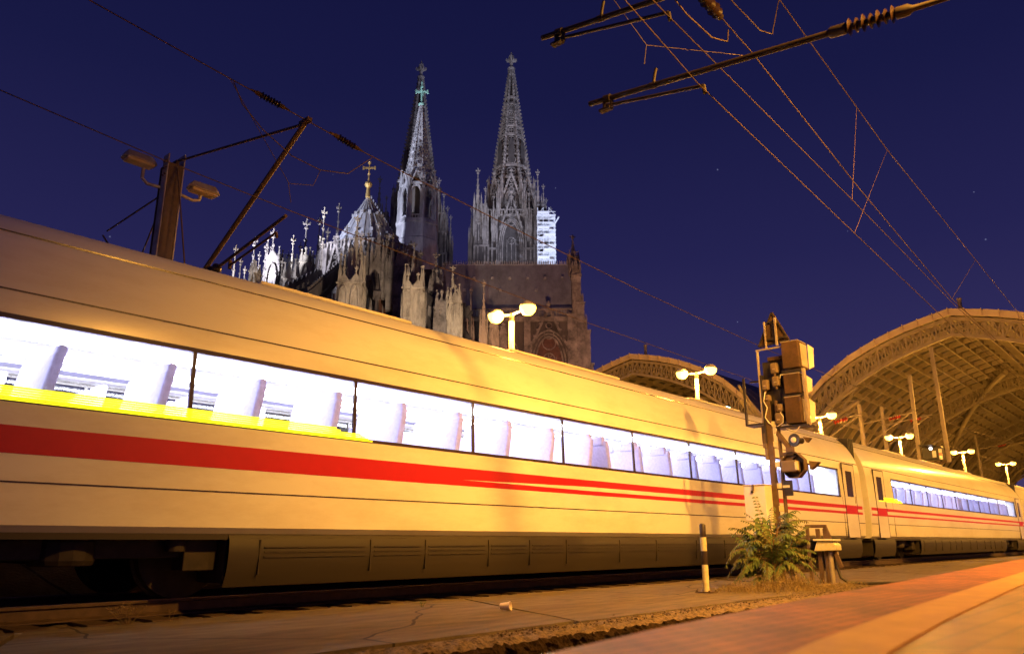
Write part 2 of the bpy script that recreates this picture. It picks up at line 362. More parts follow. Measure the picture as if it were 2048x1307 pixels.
# concrete walkway slabs with open joints
mb = MB()
s = -12.0; k = 0
joint_after = [-1.6, 2.2, 6.95, 13.4, 19.5, 25.5, 31.5, 37.5, 43.5, 52, 60, 70, 82, 94, 106, 118, 130]
edges = [-12.0] + joint_after
for i in range(len(edges) - 1):
    a, b = edges[i] + 0.035, edges[i + 1] - 0.035
    dz = random.uniform(-0.006, 0.006)
    nseg = max(2, int((b - a) / 0.35)); far = []; near = []
    for q in range(nseg + 1):
        ss = a + (b - a) * q / nseg
        near.append((ss, 4.30 + 0.035 * noise.noise(Vector((ss * 2.1, 0, 0)))))
        far.append((ss, 6.96 + 0.02 * noise.noise(Vector((ss * 1.7, 5, 0)))))
    # thin joint skews a little, as the slabs do
    sk = -1.25
    near = [(n_[0] + sk, n_[1]) for n_ in near]
    vs = []
    for (n0, f0) in zip(near, far):
        for q in range(7):
            t = q / 6; vs.append((n0[0] + (f0[0] - n0[0]) * t, n0[1] + (f0[1] - n0[1]) * t, -0.08 + dz + 0.006 * noise.noise(Vector((n0[0], q * 0.6, 0)))))
    for (n0, f0) in zip(near, far):
        vs.append((n0[0], n0[1], -0.62)); vs.append((f0[0], f0[1], -0.62))
    base = (nseg + 1) * 7; fs = []
    for q in range(nseg):
        for r_ in range(6):
            A = q * 7 + r_; fs.append((A, A + 7, A + 8, A + 1))
        fs.append((q * 7, base + 2 * q, base + 2 * q + 2, q * 7 + 7)); fs.append((q * 7 + 6, q * 7 + 13, base + 2 * q + 3, base + 2 * q + 1))
    fs.append((0, 6, base + 1, base)); e0 = nseg * 7; fs.append((e0, base + 2 * nseg, base + 2 * nseg + 1, e0 + 6))
    mb.add(vs, fs)
tstruct(mb, 'walkway', M['slab'])
# curb along the rail side of the walkway
mb = MB()
for i in range(40):
    mb.span((-12 + i * 2.0 + 0.01, 6.985, -0.6), (-10.01 + i * 2.0, 7.10, -0.095 + random.uniform(-0.004, 0.004)))
tstruct(mb, 'walkway_kerb', M['sleeper'])
# crumbled asphalt shoulder with its broken edge
def shoulder():
    top, bank = MB(), MB(); nx, nt, nb = 900, 12, 14; s0, s1 = -1.0, 34.0; vt = []; vb = []
    for i in range(nx + 1):
        s = s0 + (s1 - s0) * i / nx
        edge = 3.99 + 0.07 * noise.noise(Vector((s * 1.3, 1, 0))) + 0.06 * noise.noise(Vector((s * 6, 2, 0))) + 0.03 * noise.noise(Vector((s * 19, 2, 5)))
        for j in range(nt + 1):
            t = j / nt; D = 4.29 - (4.29 - edge) * t
            z = -0.100 + (0.016 * noise.noise(Vector((s * 7, D * 9, 0))) + 0.024 * noise.noise(Vector((s * 26, D * 26, 1)))) * min(1, t * 6) - 0.03 * t ** 4
            vt.append((s, D, z))
        for j in range(nb + 1):
            u = j / nb
            if j == 0: vb.append(vt[-1]); continue
            D = edge - 0.02 - 0.10 * u; z = vt[-1][2] - 0.42 * u
            D += 0.06 * noise.noise(Vector((s * 9, z * 12, 4))) + 0.045 * noise.noise(Vector((s * 28, z * 28, 7)))
            vb.append((s, D, z))
    def grid(n):
        return [(i * (n + 1) + j, i * (n + 1) + j + 1, (i + 1) * (n + 1) + j + 1, (i + 1) * (n + 1) + j) for i in range(nx) for j in range(n)]
    return top.add(vt, grid(nt)), bank.add(vb, grid(nb))
tp_, bk_ = shoulder()
tstruct(tp_, 'asphalt_shoulder', M['rubble']); tstruct(bk_, 'earth_bank', M['bank'])
# loose chippings on the shoulder
mb = MB()
for i in range(1500):
    s = random.uniform(4.5, 24) ; D = random.gauss(4.16, 0.10)
    if D < 4.02 or D > 4.40: continue
    r = random.uniform(0.004, 0.013); a = random.random() * 3
    mb.box((s, D, -0.092 + r * 0.5), (r * 1.6, r * 1.2, r), a, random.random(), random.random())
o = tag(mb.build('gravel', M['rubble'], None, loc=W(0, 0, 0), rz=RT), 'loose chippings scattered on the crumbled walkway shoulder', 'gravel', kind='stuff')

# rails and sleepers of the train's track
mb = MB()
for i in range(100):
    s = -13 + i * 0.6
    mb.span((s - 0.13, 7.95, -0.36), (s + 0.13, 10.45, -0.162))
tstruct(mb, 'sleepers', M['rail'])
for D in (8.45, 9.95):
    mb = MB()
    prof = [(-0.07, -0.16), (0.07, -0.16), (0.07, -0.145), (0.012, -0.125), (0.012, -0.04), (0.035, -0.03), (0.035, -0.004), (-0.035, -0.004), (-0.035, -0.03), (-0.012, -0.04), (-0.012, -0.125), (-0.07, -0.145)]
    mb.prism([(-13.5, D + x, z) for x, z in prof], (0, 0, 0), (200, 0, 0))
    r_ = tstruct(mb, 'rail', M['rail'])
    mb = MB().span((-13.5, D - 0.03, -0.0035), (186.5, D + 0.03, 0.0))
    tstruct(mb, 'rail_head', M['railtop'])

# our own platform: brick paving with a pale guide strip, tiles behind it
PLAT = 0.38
edge_pts = [(-4.0, 0.60), (0.4, 0.90), (1.23, 1.01), (1.74, 1.085), (2.49, 1.16), (4.32, 1.30), (6.17, 1.43), (11.0, 1.79), (17, 2.1), (26, 2.3), (40, 2.4), (170, 2.4)]
def band(off0, off1, z, thick, m, name):
    mb = MB(); vs = []; fs = []
    for s, D in edge_pts:
        for q in range(2):
            vs.append((s, D - (off0, off1)[q], z)); 
        for q in range(2):
            vs.append((s, D - (off0, off1)[q], z - thick))
    for i in range(len(edge_pts) - 1):
        a = i * 4; b = a + 4
        fs += [(a, a + 1, b + 1, b), (a + 2, b + 2, b + 3, a + 3), (a, b, b + 2, a + 2), (a + 1, a + 3, b + 3, b + 1)]
    fs += [(0, 2, 3, 1)]
    return tstruct(mb.add(vs, fs), name, m)
band(0.0, 0.40, PLAT, 1.0, M['brick'], 'platform_brick_paving')
band(0.402, 0.56, PLAT + 0.004, 1.0, M['guide'], 'platform_guide_strip')
band(0.562, 14.0, PLAT, 1.0, M['tile'], 'platform_tile_paving')

# ---------------------------------------------------------------- the train
def train_car():
    L = 25.3; x0, x1 = 0.0, L
    root = tthing('train_car', 'white railway carriage with a red stripe and a lit window band', 'train car', 9.2, 0, 0, 'carriages of the white train')
    side = [(1.40, 0.66), (1.47, 0.72), (1.495, 1.0), (1.50, 1.40), (1.50, 1.78)]
    up = [(1.475, 2.52), (1.462, 2.62), (1.43, 2.80), (1.375, 2.97), (1.30, 3.13), (1.21, 3.28), (1.10, 3.42), (0.98, 3.54), (0.84, 3.64)]
    top = [(0.84, 3.64), (0.68, 3.72), (0.50, 3.78), (0.25, 3.82), (0, 3.83)]
    def sweep(prof, xs, both=True, thick=0.0):
        m = MB()
        for sg in ((-1, 1) if both else (-1,)):
            vs = [(x, sg * y, z) for x in xs for y, z in prof]; n = len(prof); fs = []
            for i in range(len(xs) - 1):
                for j in range(n - 1):
                    a = i * n + j; f = (a, a + n, a + n + 1, a + 1); fs.append(f if sg < 0 else f[::-1])
            m.add(vs, fs)
        return m
    xs = [x0 + (x1 - x0) * i / 20 for i in range(21)]
    m = sweep(side, xs); n2 = sweep(up, xs); m.add(n2.v, n2.f)
    # end walls
    full = side + up + top[1:]
    for x in (x0, x1):
        out = [(x, -y, z) for y, z in full] + [(x, y, z) for y, z in reversed(full[:-1])]
        m.add(out, [tuple(range(len(out)))])
    # solid piers beside the windows where there is no glass: door bays and ends
    bays = [(0.0, 2.5), (23.5, 25.3)]
    for a, b in bays:
        for sg in (-1, 1):
            v = [(a, sg * 1.50, 1.78), (b, sg * 1.50, 1.78), (b, sg * 1.475, 2.52), (a, sg * 1.475, 2.52)]
            m.add(v, [(0, 1, 2, 3) if sg < 0 else (3, 2, 1, 0)])
    body = m.build('body', M['white'], root, True)
    rf = sweep(top, xs).build('roof', M['roofw'], root, True)
    # roof equipment
    for cx, l in ((7.2, 2.6), (12.5, 3.4), (18.5, 2.6)):
        MB().box((cx, 0, 3.835), (l, 0.9, 0.05)).build('roof_hatch', M['roofw'], rf, bevel=0.02)
    # panel seam lines along the side (narrow raised beads)
    m = MB()
    for y, z in ((1.497, 1.08), (1.437, 2.775), (1.103, 3.425)):
        m.span((x0 + 0.02, -y - 0.004, z - 0.007), (x1 - 0.02, -y + 0.004, z + 0.007))
    for xx in (2.3, 23.6):
        m.span((xx, -1.503, 0.72), (xx + 0.012, -1.49, 1.78))
    m.build('seam', M['band'], body)
    # red stripe, broken by the doors
    m = MB()
    for a, b in ((0.15, 25.15),):
        for sg in (-1, 1):
            m.span((a, sg * 1.5005, 1.32), (b, sg * 1.5035, 1.56))
    m.build('stripe', M['red'], root)
    MB().span((0.15, -1.5065, 1.375), (25.15, -1.503, 1.475)).build('reflection_streak', M['white'], root)  # reflected light on the red stripe, painted as a pale line
    # window band: dark pillars and rubber lines, panes between
    P0, P1 = 2.55, 23.45; nw = 10; pitch = (P1 - P0) / nw
    m = MB()
    def lean(z): return 1.50 - (z - 1.78) / 0.74 * 0.025
    for sg in (-1, 1):
        for z0, z1 in ((1.762, 1.80), (2.50, 2.545)):
            m.span((P0 - 0.05, sg * (lean(z0) - 0.03), z0), (P1 + 0.05, sg * (lean(z0) + 0.004), z1))
        for i in range(nw + 1):
            x = P0 + i * pitch
            m.prism([(x - 0.022, sg * 1.47, 1.80), (x + 0.022, sg * 1.47, 1.80), (x + 0.022, sg * 1.445, 2.50), (x - 0.022, sg * 1.445, 2.50)], (0, 0, 0), (0, sg * 0.026, 0))
    m.build('window_band', M['band'], body)
    for i in range(nw):
        for sg in (-1, 1):
            a = P0 + i * pitch + 0.023; b = a + pitch - 0.046
            pm = MB().add([(a, sg * 1.492, 1.80), (b, sg * 1.492, 1.80), (b, sg * 1.468, 2.50), (a, sg * 1.468, 2.50)], [(0, 1, 2, 3) if sg < 0 else (3, 2, 1, 0)])
            pm.build('window', M['glass'], root)
    # interior
    m = MB()
    m.span((2.4, -1.42, 1.14), (23.6, 1.42, 1.17))
    m.build('floor', M['innerfl'], root)
    m = MB()
    m.span((2.4, -1.40, 2.74), (23.6, 1.40, 2.78))                       # ceiling
    m.span((2.35, -1.40, 1.17), (2.4, 1.40, 2.74)); m.span((23.6, -1.40, 1.17), (23.65, 1.40, 2.74))
    for sg in (-1, 1):
        m.span((2.4, sg * 1.05, 2.60), (23.6, sg * 1.36, 2.625))          # luggage shelf
    m.build('ceiling', M['inner'], root)
    m = MB()
    for sg in (-1, 1):
        m.span((2.5, sg * 0.95, 2.685), (23.5, sg * 1.04, 2.725))
    m.span((2.5, -0.16, 2.70), (23.5, 0.16, 2.735))
    m.build('luminaire', M['lum'], root)
    # seats
    sm = MB()
    sm.box((0.0, 0, 0.44), (0.46, 0.98, 0.12)); sm.box((0.25, 0, 0.80), (0.10, 0.98, 0.66), ry=R(10)); 
    sm.box((0.33, -0.25, 1.13), (0.09, 0.36, 0.18), ry=R(10)); sm.box((0.33, 0.25, 1.13), (0.09, 0.36, 0.18), ry=R(10))
    sm.box((0.0, 0, 0.20), (0.2, 0.3, 0.38))
    s0 = None
    for i in range(19):
        for sg in (-1, 1):
            loc = (3.1 + i * 1.06, sg * 0.88, 1.17); rz = 0 if i < 9 else math.pi
            if s0 is None: s0 = sm.build('seat', M['seat'], root, bevel=0.03, loc=loc)
            else: obj_copy(s0, root, loc, rz=rz)
    # doors at both ends
    for dx in (1.15, 24.25):
        d = MB(); d.box((dx, -1.503, 1.69), (0.92, 0.014, 2.02)); dd = d.build('door', M['white'], root, bevel=0.004)
        MB().box((dx, -1.512, 1.44), (0.92, 0.004, 0.24)).build('stripe', M['red'], dd)
        MB().box((dx, -1.512, 2.16), (0.50, 0.006, 0.72)).build('door_window', M['band'], dd, bevel=0.02)
        MB().box((dx + 0.36, -1.514, 1.72), (0.05, 0.02, 0.20)).build('handle', M['steel'], dd)
        f = MB()
        for xx in (dx - 0.475, dx + 0.475): f.span((xx - 0.012, -1.511, 0.68), (xx + 0.012, -1.49, 2.71))
        f.span((dx - 0.487, -1.511, 2.705), (dx + 0.487, -1.47, 2.73)); f.build('door_frame', M['band'], dd)
    # skirt with bogie openings
    m = MB()
    sk = [(1.395, 0.655), (1.43, 0.60), (1.44, 0.45), (1.42, 0.28), (1.36, 0.12)]
    for a, b in ((0.3, 2.35), (5.25, 20.05), (22.95, 25.0)):
        for sg in (-1, 1):
            vs = [(x, sg * y, z) for x in (a, b) for y, z in sk]; n = len(sk)
            m.add(vs, [((j, n + j, n + j + 1, j + 1) if sg < 0 else (j + 1, n + j + 1, n + j, j)) for j in range(n - 1)])
        m.span((a, -1.34, 0.16), (b, 1.34, 0.20))
        for x in (a, b): m.span((x - 0.01, -1.37, 0.2), (x + 0.01, 1.37, 0.66))
    m.span((0.1, -1.40, 0.60), (25.2, 1.40, 0.66))
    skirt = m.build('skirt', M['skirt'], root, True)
    m = MB(); x = 5.6
    while x < 19.6:
        w = random.choice([0.9, 1.2, 1.5])
        for z in (0.52, 0.47, 0.42):
            m.span((x + 0.06, -1.448, z - 0.006), (x + w - 0.08, -1.436, z + 0.008))
        m.span((x, -1.446, 0.24), (x + 0.014, -1.42, 0.6)); x += w
    m.build('louvre', M['bogie'], skirt)
    for bx in (3.8, 21.5):
        b = MB()
        for sg in (-1, 1):
            b.span((bx - 1.35, sg * 1.02, 0.42), (bx + 1.35, sg * 1.14, 0.60))
            for q in (-1.25, 1.25):
                b.box((bx + q, sg * 1.10, 0.46), (0.36, 0.26, 0.34))
                b.lathe([(0.10, 0), (0.10, 0.28)], (bx + q * 0.78, sg * 1.22, 0.48), 12)
            b.lathe([(0.27, 0), (0.29, 0.05), (0.29, 0.22), (0.27, 0.26)], (bx, sg * 0.98, 0.36), 16)
        b.box((bx, 0, 0.48), (0.5, 2.1, 0.2))
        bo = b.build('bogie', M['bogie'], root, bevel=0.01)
        for q in (-1.25, 1.25):
            for sg in (-1, 1):
                w = MB().lathe([(0.08, -0.10), (0.10, -0.09), (0.38, -0.06), (0.46, -0.065), (0.462, 0.05), (0.49, 0.06), (0.49, 0.085), (0.2, 0.085)], (bx + q, sg * 0.75, 0.463), 32, axis='y')
                w.build('wheel', M['bogie'], bo, True)
    # gangway bellows at the far end
    b = MB()
    for i in range(7):
        b.box((25.34 + i * 0.07, 0, 2.15), (0.035, 2.5 - 0.1 * (i % 2), 2.9 - 0.1 * (i % 2)))
    b.span((25.3, -0.2, 0.5), (25.8, 0.2, 0.75)); b.build('gangway', M['black'], root, bevel=0.01)
    return root
car = train_car()
cars = []
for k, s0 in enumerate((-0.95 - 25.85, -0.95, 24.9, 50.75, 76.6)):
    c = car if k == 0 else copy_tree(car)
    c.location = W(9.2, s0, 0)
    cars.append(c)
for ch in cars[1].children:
    if ch.name.startswith('reflection_streak'):   # on this carriage the painted reflection starts half way
        ch.data = MB().prism([(8.6, -1.5065, 1.40), (11.5, -1.5065, 1.385), (25.15, -1.5065, 1.385), (25.15, -1.5065, 1.465), (11.5, -1.5065, 1.45)], (0, 0, 0), (0, 0.0035, 0)).mesh('reflection_streak', M['white'])
cars[0]['label'] = 'end of a white railway carriage at the left edge of the picture'
cars[1]['label'] = 'white railway carriage with a red stripe, nearest and largest, below the cathedral'
cars[2]['label'] = 'white railway carriage right of the signal mast, under the hanging signal'
cars[3]['label'] = 'smaller white railway carriage at the right edge before the station hall'
cars[4]['label'] = 'white railway carriage farthest away, entering the station hall'
# glowing strips standing in for a streak of yellow light under the windows
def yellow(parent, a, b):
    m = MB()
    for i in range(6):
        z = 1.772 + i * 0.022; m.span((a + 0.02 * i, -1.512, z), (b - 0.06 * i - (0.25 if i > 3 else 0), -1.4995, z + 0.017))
    return m.build('light_streak', M['yellowlight'], parent)
yellow(cars[1], 2.0, 7.0); yellow(cars[2], 0.9, 3.4)

# ---------------------------------------------------------------- platform lamps beyond the train
def lamp_post():
    root = tthing('street_lamp', 'x', 'street lamp', 14.2, 0, 0, 'lit twin-headed lamps along the far platform')
    MB().lathe([(0.13, -0.6), (0.13, 0.3), (0.085, 0.4), (0.075, 6.9), (0.05, 6.95)], (0, 0, 0), 14).build('pole', M['post'], root, True)
    a = MB(); a.tube([(0, -0.62, 6.98), (0, -0.3, 6.93), (0, 0, 6.9), (0, 0.3, 6.93), (0, 0.62, 6.98)], 0.035, 8); a.build('arm', M['post'], root, True)
    for sg in (-1, 1):
        h = MB(); h.lathe([(0.02, 0.16), (0.12, 0.14), (0.21, 0.06), (0.23, 0.0), (0.21, -0.01)], (0, sg * 0.62, 7.02), 16)
        hh = h.build('lamp_head', M['post'], root, True)
        MB().lathe([(0.225, 0.03), (0.235, -0.03), (0.21, -0.13), (0.14, -0.22), (0.04, -0.25)], (0, sg * 0.62, 7.005), 16).build('lamp_bowl', M['lampglow'], hh, True)
    return root
lp = lamp_post()
lamp_labels = ['large bright twin lamp in front of the cathedral transept',
 'bright twin lamp in front of the smaller station roof arch',
 'twin lamp glowing just beside the signal cabinets', 'twin lamp between the hall posts under the big roof',
 'twin lamp just beyond the hanging signal box', 'smallest twin lamp at the far end of the platform row']
for i, (s, z) in enumerate(((16.0, 0), (26.9, 0), (39.7, -0.25), (53.4, 0.05), (70.5, 0.5), (88.0, 0.8))):
    o = lp if i == 0 else copy_tree(lp)
    o.location = W(14.2, s, z); o['label'] = lamp_labels[i]
    lamp('street_lamp_light', 'POINT', W(14.2, s, 6.72 + z), 3600, SODIUM, 0.22)
# a small greenish lamp under the far roof
t = tthing('hall_lamp', 'small greenish white twin lamp under the smaller station roof', 'lamp', 25, 50, 0)
MB().lathe([(0.1, -0.6), (0.1, 9.4)], (0, 0, 0), 8).build('pole', M['hall'], t)
for sg in (-1, 1):
    MB().box((0, sg * 0.55, 9.5), (0.5, 0.8, 0.22)).build('lamp_head', M['lampcool'], t, bevel=0.05)
far_plat = MB().span((-20, 11.2, -0.6), (190, 60, 0.55)); 
tstruct(far_plat, 'far_platform', M['slab'])

# ---------------------------------------------------------------- overhead line mast on the left, with its floodlights and cantilever
def insulator(mb, p, q, r=0.075, n=6, core=0.028):
    """ribbed insulator from p to q"""
    p, q = Vector(p), Vector(q); L = (q - p).length; prof = [(core, 0)]
    for i in range(n):
        a = L * (i + 0.15) / n; b = L * (i + 0.5) / n; c = L * (i + 0.85) / n
        prof += [(core, a), (r * (0.85 if i % 2 else 1), b), (r * 0.8, b + 0.01), (core, c)]
    prof += [(core, L)]
    return mb.lathe_dir(prof, p, q - p, 12)

s5 = 5.7
mast = tthing('catenary_mast', 'tall grey steel mast with two unlit floodlights and an overhead line bracket', 'mast', 13.7, s5)
# local: x along track, y across (away); mast from the far platform up
m = MB(); m.span((-0.03, -0.17, 0.5), (0.03, 0.17, 7.55)); m.span((-0.16, -0.185, 0.5), (0.10, -0.165, 7.45)); m.span((-0.16, 0.165, 0.5), (0.10, 0.185, 7.45))
m.build('pole', M['rust'], mast, bevel=0.004)
m = MB(); m.span((-0.19, -0.19, 0.5), (-0.165, 0.02, 7.62)); m.span((0.105, -0.20, 0.5), (0.13, 0.18, 7.70))
m.build('face_plate', M['steel'], mast, bevel=0.004)
m = MB()
for z in (7.2, 7.35, 7.48):
    m.lathe_dir([(0.018, 0), (0.018, 0.03)], (-0.19, -0.15, z), (-1, 0, 0), 8); m.lathe_dir([(0.018, 0), (0.018, 0.03)], (-0.19, -0.05, z), (-1, 0, 0), 8)
m.build('bolt', M['rust'], mast)
m = MB(); m.tube([(-0.50, 0.10, 7.28), (-0.50, 0.10, 7.08), (-0.42, 0.05, 6.98), (0, 0, 6.98), (0.42, -0.05, 6.90), (0.55, -0.05, 6.95), (0.56, -0.05, 7.05)], 0.032, 10)
m.build('lamp_arm', M['steel'], mast, True)
for lx, lz, yy in ((-0.58, 7.42, 0.14), (0.60, 7.16, -0.06)):
    h = MB(); v = []
    for x, w, z in ((-0.30, 0.10, 0.0), (-0.24, 0.15, 0.11), (0.20, 0.15, 0.12), (0.30, 0.11, 0.02)):
        v += [(lx + x, yy - w, lz - 0.03), (lx + x, yy - w * 0.7, lz + z), (lx + x, yy + w * 0.7, lz + z), (lx + x, yy + w, lz - 0.03)]
    f = [(3, 2, 1, 0), (12, 13, 14, 15)]
    for i in range(3):
        a = i * 4
        for j in range(4): f.append((a + j, a + (j + 1) % 4, a + 4 + (j + 1) % 4, a + 4 + j))
    h.add(v, f); hh = h.build('lamp_housing', M['steel'], mast, bevel=0.012)
    MB().box((lx, yy, lz - 0.05), (0.50, 0.24, 0.05)).build('lens', M['lampoff'], hh, bevel=0.02)
# cantilever towards the train: apex on the messenger wire (y = D - 13.7)
def y_(D): return D - 13.7
apex = (0, y_(9.25), 6.66)
m = MB()
m.tube([(0, y_(13.5), 7.52), apex], 0.022, 8)                      # top tie
m.tube([(0, y_(13.75), 3.95), (0, y_(12.7), 4.5), apex], 0.040, 10)  # diagonal strut
m.box((0.0, apex[1] - 0.02, apex[2] + 0.03), (0.08, 0.24, 0.06))
m.tube([(0, y_(13.5), 7.35), (0, y_(12.55), 4.78)], 0.016, 6)          # stay from mast to node
m.lathe_dir([(0.07, 0), (0.08, 0.03), (0.08, 0.10), (0.07, 0.13)], (-0.06, y_(12.55), 4.72), (1, 0, 0), 12)
m.build('bracket', M['rust'], mast, True)
m = MB(); m.tube([(0, y_(12.55), 4.72), (0, y_(12.0), 4.82)], 0.018, 8)
m.tube([(0, y_(11.5), 4.90), (0, y_(9.55), 5.25)], 0.026, 8)        # lower registration tube
m.tube([(0, y_(11.1), 4.92), (0, y_(11.1), 4.78)], 0.03, 8)
m.tube([(0, y_(11.1), 4.84), (0, y_(9.8), 5.04)], 0.018, 8)           # steady arm
m.tube([(0, y_(9.8), 5.05), (0, y_(9.75), 4.96)], 0.022, 8)
m.build('steady_arm', M['rust'], mast, True)
m = MB(); insulator(m, (0, y_(12.05), 4.81), (0, y_(11.45), 4.91), 0.10, 4, 0.04); m.build('insulator', M['porcelain'], mast, True)
m = MB(); m.tube([(0, y_(13.9), 7.0), (0, y_(16.6), 6.95)], 0.018, 6); m.tube([(0, y_(13.9), 6.95), (0, y_(14.95), 5.45)], 0.016, 6)
m.tube([(0, y_(14.95), 5.45), (0, y_(16.8), 6.9)], 0.02, 6); m.build('rear_bracket', M['rust'], mast, True)

def wire(name, label, D, pts, r=0.008, m='wire', n=6, group='overhead line wires'):
    """pts: (D or None, s, z)"""
    o = MB().tube([W(p[0] if p[0] is not None else D, p[1], p[2]) - W(D, 0, 0) for p in pts], r, n).build(name, M[m], None, True, loc=W(D, 0, 0))
    return tag(o, label, 'wire', group)
def sag(D, pts, k=6):
    """linear resample is enough: the measured points already carry the sag"""
    return [(D,) + p for p in pts]
messenger = wire('messenger_wire', 'upper wire running from the top left edge past the bracket apex to the cabinets', 9.2,
     sag(9.2, [(0.6, 7.12), (2.57, 6.97), (4.44, 6.80), (5.7, 6.70), (6.86, 6.60), (10.0, 6.45), (15, 6.27), (21.8, 6.14), (40, 6.2), (64, 6.9), (110, 6.9)]), 0.009)
contact = wire('contact_wire', 'lower wire entering at the left edge and crossing the grey mast top', 9.2,
     sag(9.2, [(0.2, 5.50), (1.85, 5.38), (3.71, 5.25), (5.63, 5.17), (12.7, 5.03), (22, 5.0), (40, 5.05), (64, 5.3), (110, 5.3)]), 0.007)
# section insulators in the messenger
for (sa, sb, za, zb, lab) in ((4.86, 5.30, 6.775, 6.74, 'dark ribbed insulator on the upper wire left of the bracket apex'), (6.22, 6.66, 6.672, 6.62, 'dark ribbed insulator on the upper wire just left of the gilded cross')):
    t = thing('wire_insulator', lab, 'insulator', W(9.2, sa, za), 0, 'insulators in the upper wire')
    b = W(9.2, sa, za); P = lambda s, z: W(9.2, s, z) - b
    m = MB(); insulator(m, P(sa + 0.06, za - 0.005), P(sb - 0.06, zb + 0.005), 0.058, 7, 0.026); m.build('insulator', M['porcelain'], t, True)
    m = MB(); d = (P(sb, zb) - P(sa, za)).normalized()
    m.lathe_dir([(0.012, -0.10), (0.022, -0.02), (0.034, 0.0), (0.036, 0.07)], P(sa, za), d, 10); m.build('end_cap', M['cabinet'], t, True); m = MB(); m.lathe_dir([(0.036, -0.07), (0.034, 0.0), (0.022, 0.02), (0.012, 0.10)], P(sb, zb), d, 10)
    m.build('end_cap', M['cabinet'], t, True)
# slack jumper cable and thin droppers of the train's overhead line
wire('jumper_cable', 'slack cable hanging below the upper wire towards the gilded cross', 9.2,
     [(9.2, 4.5, 6.78), (9.2, 4.66, 6.50), (9.2, 5.0, 6.25), (9.2, 5.5, 6.03), (9.2, 6.0, 5.99), (9.2, 6.5, 6.12), (9.2, 6.95, 6.57)], 0.008)
wire('dropper_wire', 'thin stay wires hanging in a Y above the lower wire clamp', 9.2, [(9.2, 4.44, 6.80), (9.2, 5.48, 5.60), (9.2, 5.55, 5.30)], 0.005, 'darkwire', group='thin dropper wires')
wire('dropper_wire', 'thin wire from the jumper cable down to the dropper knot', 9.2, [(9.2, 6.0, 5.98), (9.2, 5.9, 5.7), (9.2, 5.48, 5.58)], 0.005, 'darkwire', group='thin dropper wires')

# ---------------------------------------------------------------- overhead line over our own track, upper right
DR = 3.3
wire('contact_wire', 'brown double wire bending at the end of the long tube arm', DR, [(3.5, 2.4, 6.3), (3.42, 5.6, 5.67), (DR, 6.70, 5.28), (DR, 11.4, 5.05), (DR, 17.2, 4.78), (DR, 30, 4.85), (DR, 66, 5.6), (DR, 120, 5.6)], 0.007)
wire('contact_wire', 'brown wire clamped at the end of the upper steady arm', DR, [(3.3, 2.4, 6.0), (3.3, 6.14, 5.80), (DR, 11.5, 5.63), (DR, 17.8, 5.36), (DR, 30, 5.3), (DR, 66, 6.0), (DR, 120, 6.0)], 0.007)
wire('messenger_wire', 'pale wire running down from the dark ribbed insulator to the hall roof', DR, [(DR, 5.5, 6.60), (DR, 7.3, 6.52), (DR, 8.2, 6.47), (DR, 12, 5.98), (DR, 17.6, 5.46), (DR, 26, 5.4), (DR, 66, 7.2), (DR, 120, 7.2)], 0.008)
wire('messenger_wire', 'rightmost pale wire running from the top edge to the right edge', DR, [(DR, 6.0, 8.3), (DR, 9.43, 7.94), (DR, 14.1, 7.49), (DR, 27.4, 7.10), (DR, 66, 8.2), (DR, 120, 8.2)], 0.008)
wire('dropper_wire', 'thin dropper from the upper clamp of the rightmost wire', DR, [(DR, 12.5, 7.62), (DR, 11.6, 5.64)], 0.004, 'darkwire', group='thin dropper wires')
wire('dropper_wire', 'thin dropper from the second clamp of the rightmost wire', DR, [(DR, 14.1, 7.49), (DR, 11.5, 5.05)], 0.004, 'darkwire', group='thin dropper wires')
wire('dropper_wire', 'thin dropper in front of the crown of the big hall roof', DR, [(DR, 21.0, 7.27), (DR, 17.6, 5.46)], 0.005, group='thin dropper wires')

def arm(lab, s, pa, pb, sa0, sa1, r, ins=None, stub=None, cable=None):
    """bracket tube in the plane s: pa free end, pb towards its mast; points are (D, z)"""
    t = tthing('cantilever_arm', lab, 'cantilever arm', pa[0], s, 0, 'cantilever arms of the overhead line')
    L = lambda p: (0, p[0] - pa[0], p[1])
    va, vb = Vector(L(pa)), Vector(L(pb)); d = (vb - va).normalized()
    m = MB(); m.tube([va, vb], r, 10)
    k = va + d * 0.22; m.lathe_dir([(r * 1.5, 0), (r * 1.5, 0.09)], k, d, 10)
    m.build('tube', M['darkarm'], t, True)
    m = MB(); k2 = k + Vector((0, 0, -0.14)); m.box((0, k[1], k[2] - 0.07), (0.05, 0.03, 0.16)); m.box((0, k[1] + d[1] * 0.10, k[2] - 0.08), (0.04, 0.03, 0.14)); m.box((0, k2[1] - 0.01, k2[2]), (0.08, 0.15, 0.03))
    m.tube([Vector(L(sa0)), Vector(L(sa1))], r * 0.62, 8); e_ = Vector(L(sa1)); m.tube([e_, e_ + Vector((0, -0.01, -0.10))], r * 0.7, 8)
    m.build('steady_arm', M['darkarm'], t, True)
    if ins:
        i0, i1 = va + d * ins[0], va + d * ins[1]
        m = MB(); insulator(m, i0, i1, 0.085, 7, 0.035); m.build('insulator', M['porcelain'], t, True)
        m = MB(); m.lathe_dir([(0.045, -0.16), (0.055, -0.14), (0.055, 0)], i0, d, 12); m.build('end_cap', M['darkarm'], t, True); m = MB(); m.lathe_dir([(0.055, 0), (0.055, 0.10), (0.03, 0.14), (0.02, 0.5)], i1, d, 12); m.build('end_cap', M['darkarm'], t, True)
    if stub:
        c = va + d * stub; m = MB(); m.lathe_dir([(0.04, -0.04), (0.04, 0.04)], c, d, 10); m.tube([c, c + Vector((0, -0.03, 0.14)), c + Vector((0, -0.05, 0.2))], 0.018, 8); m.build('clamp', M['darkarm'], t, True)
    return t
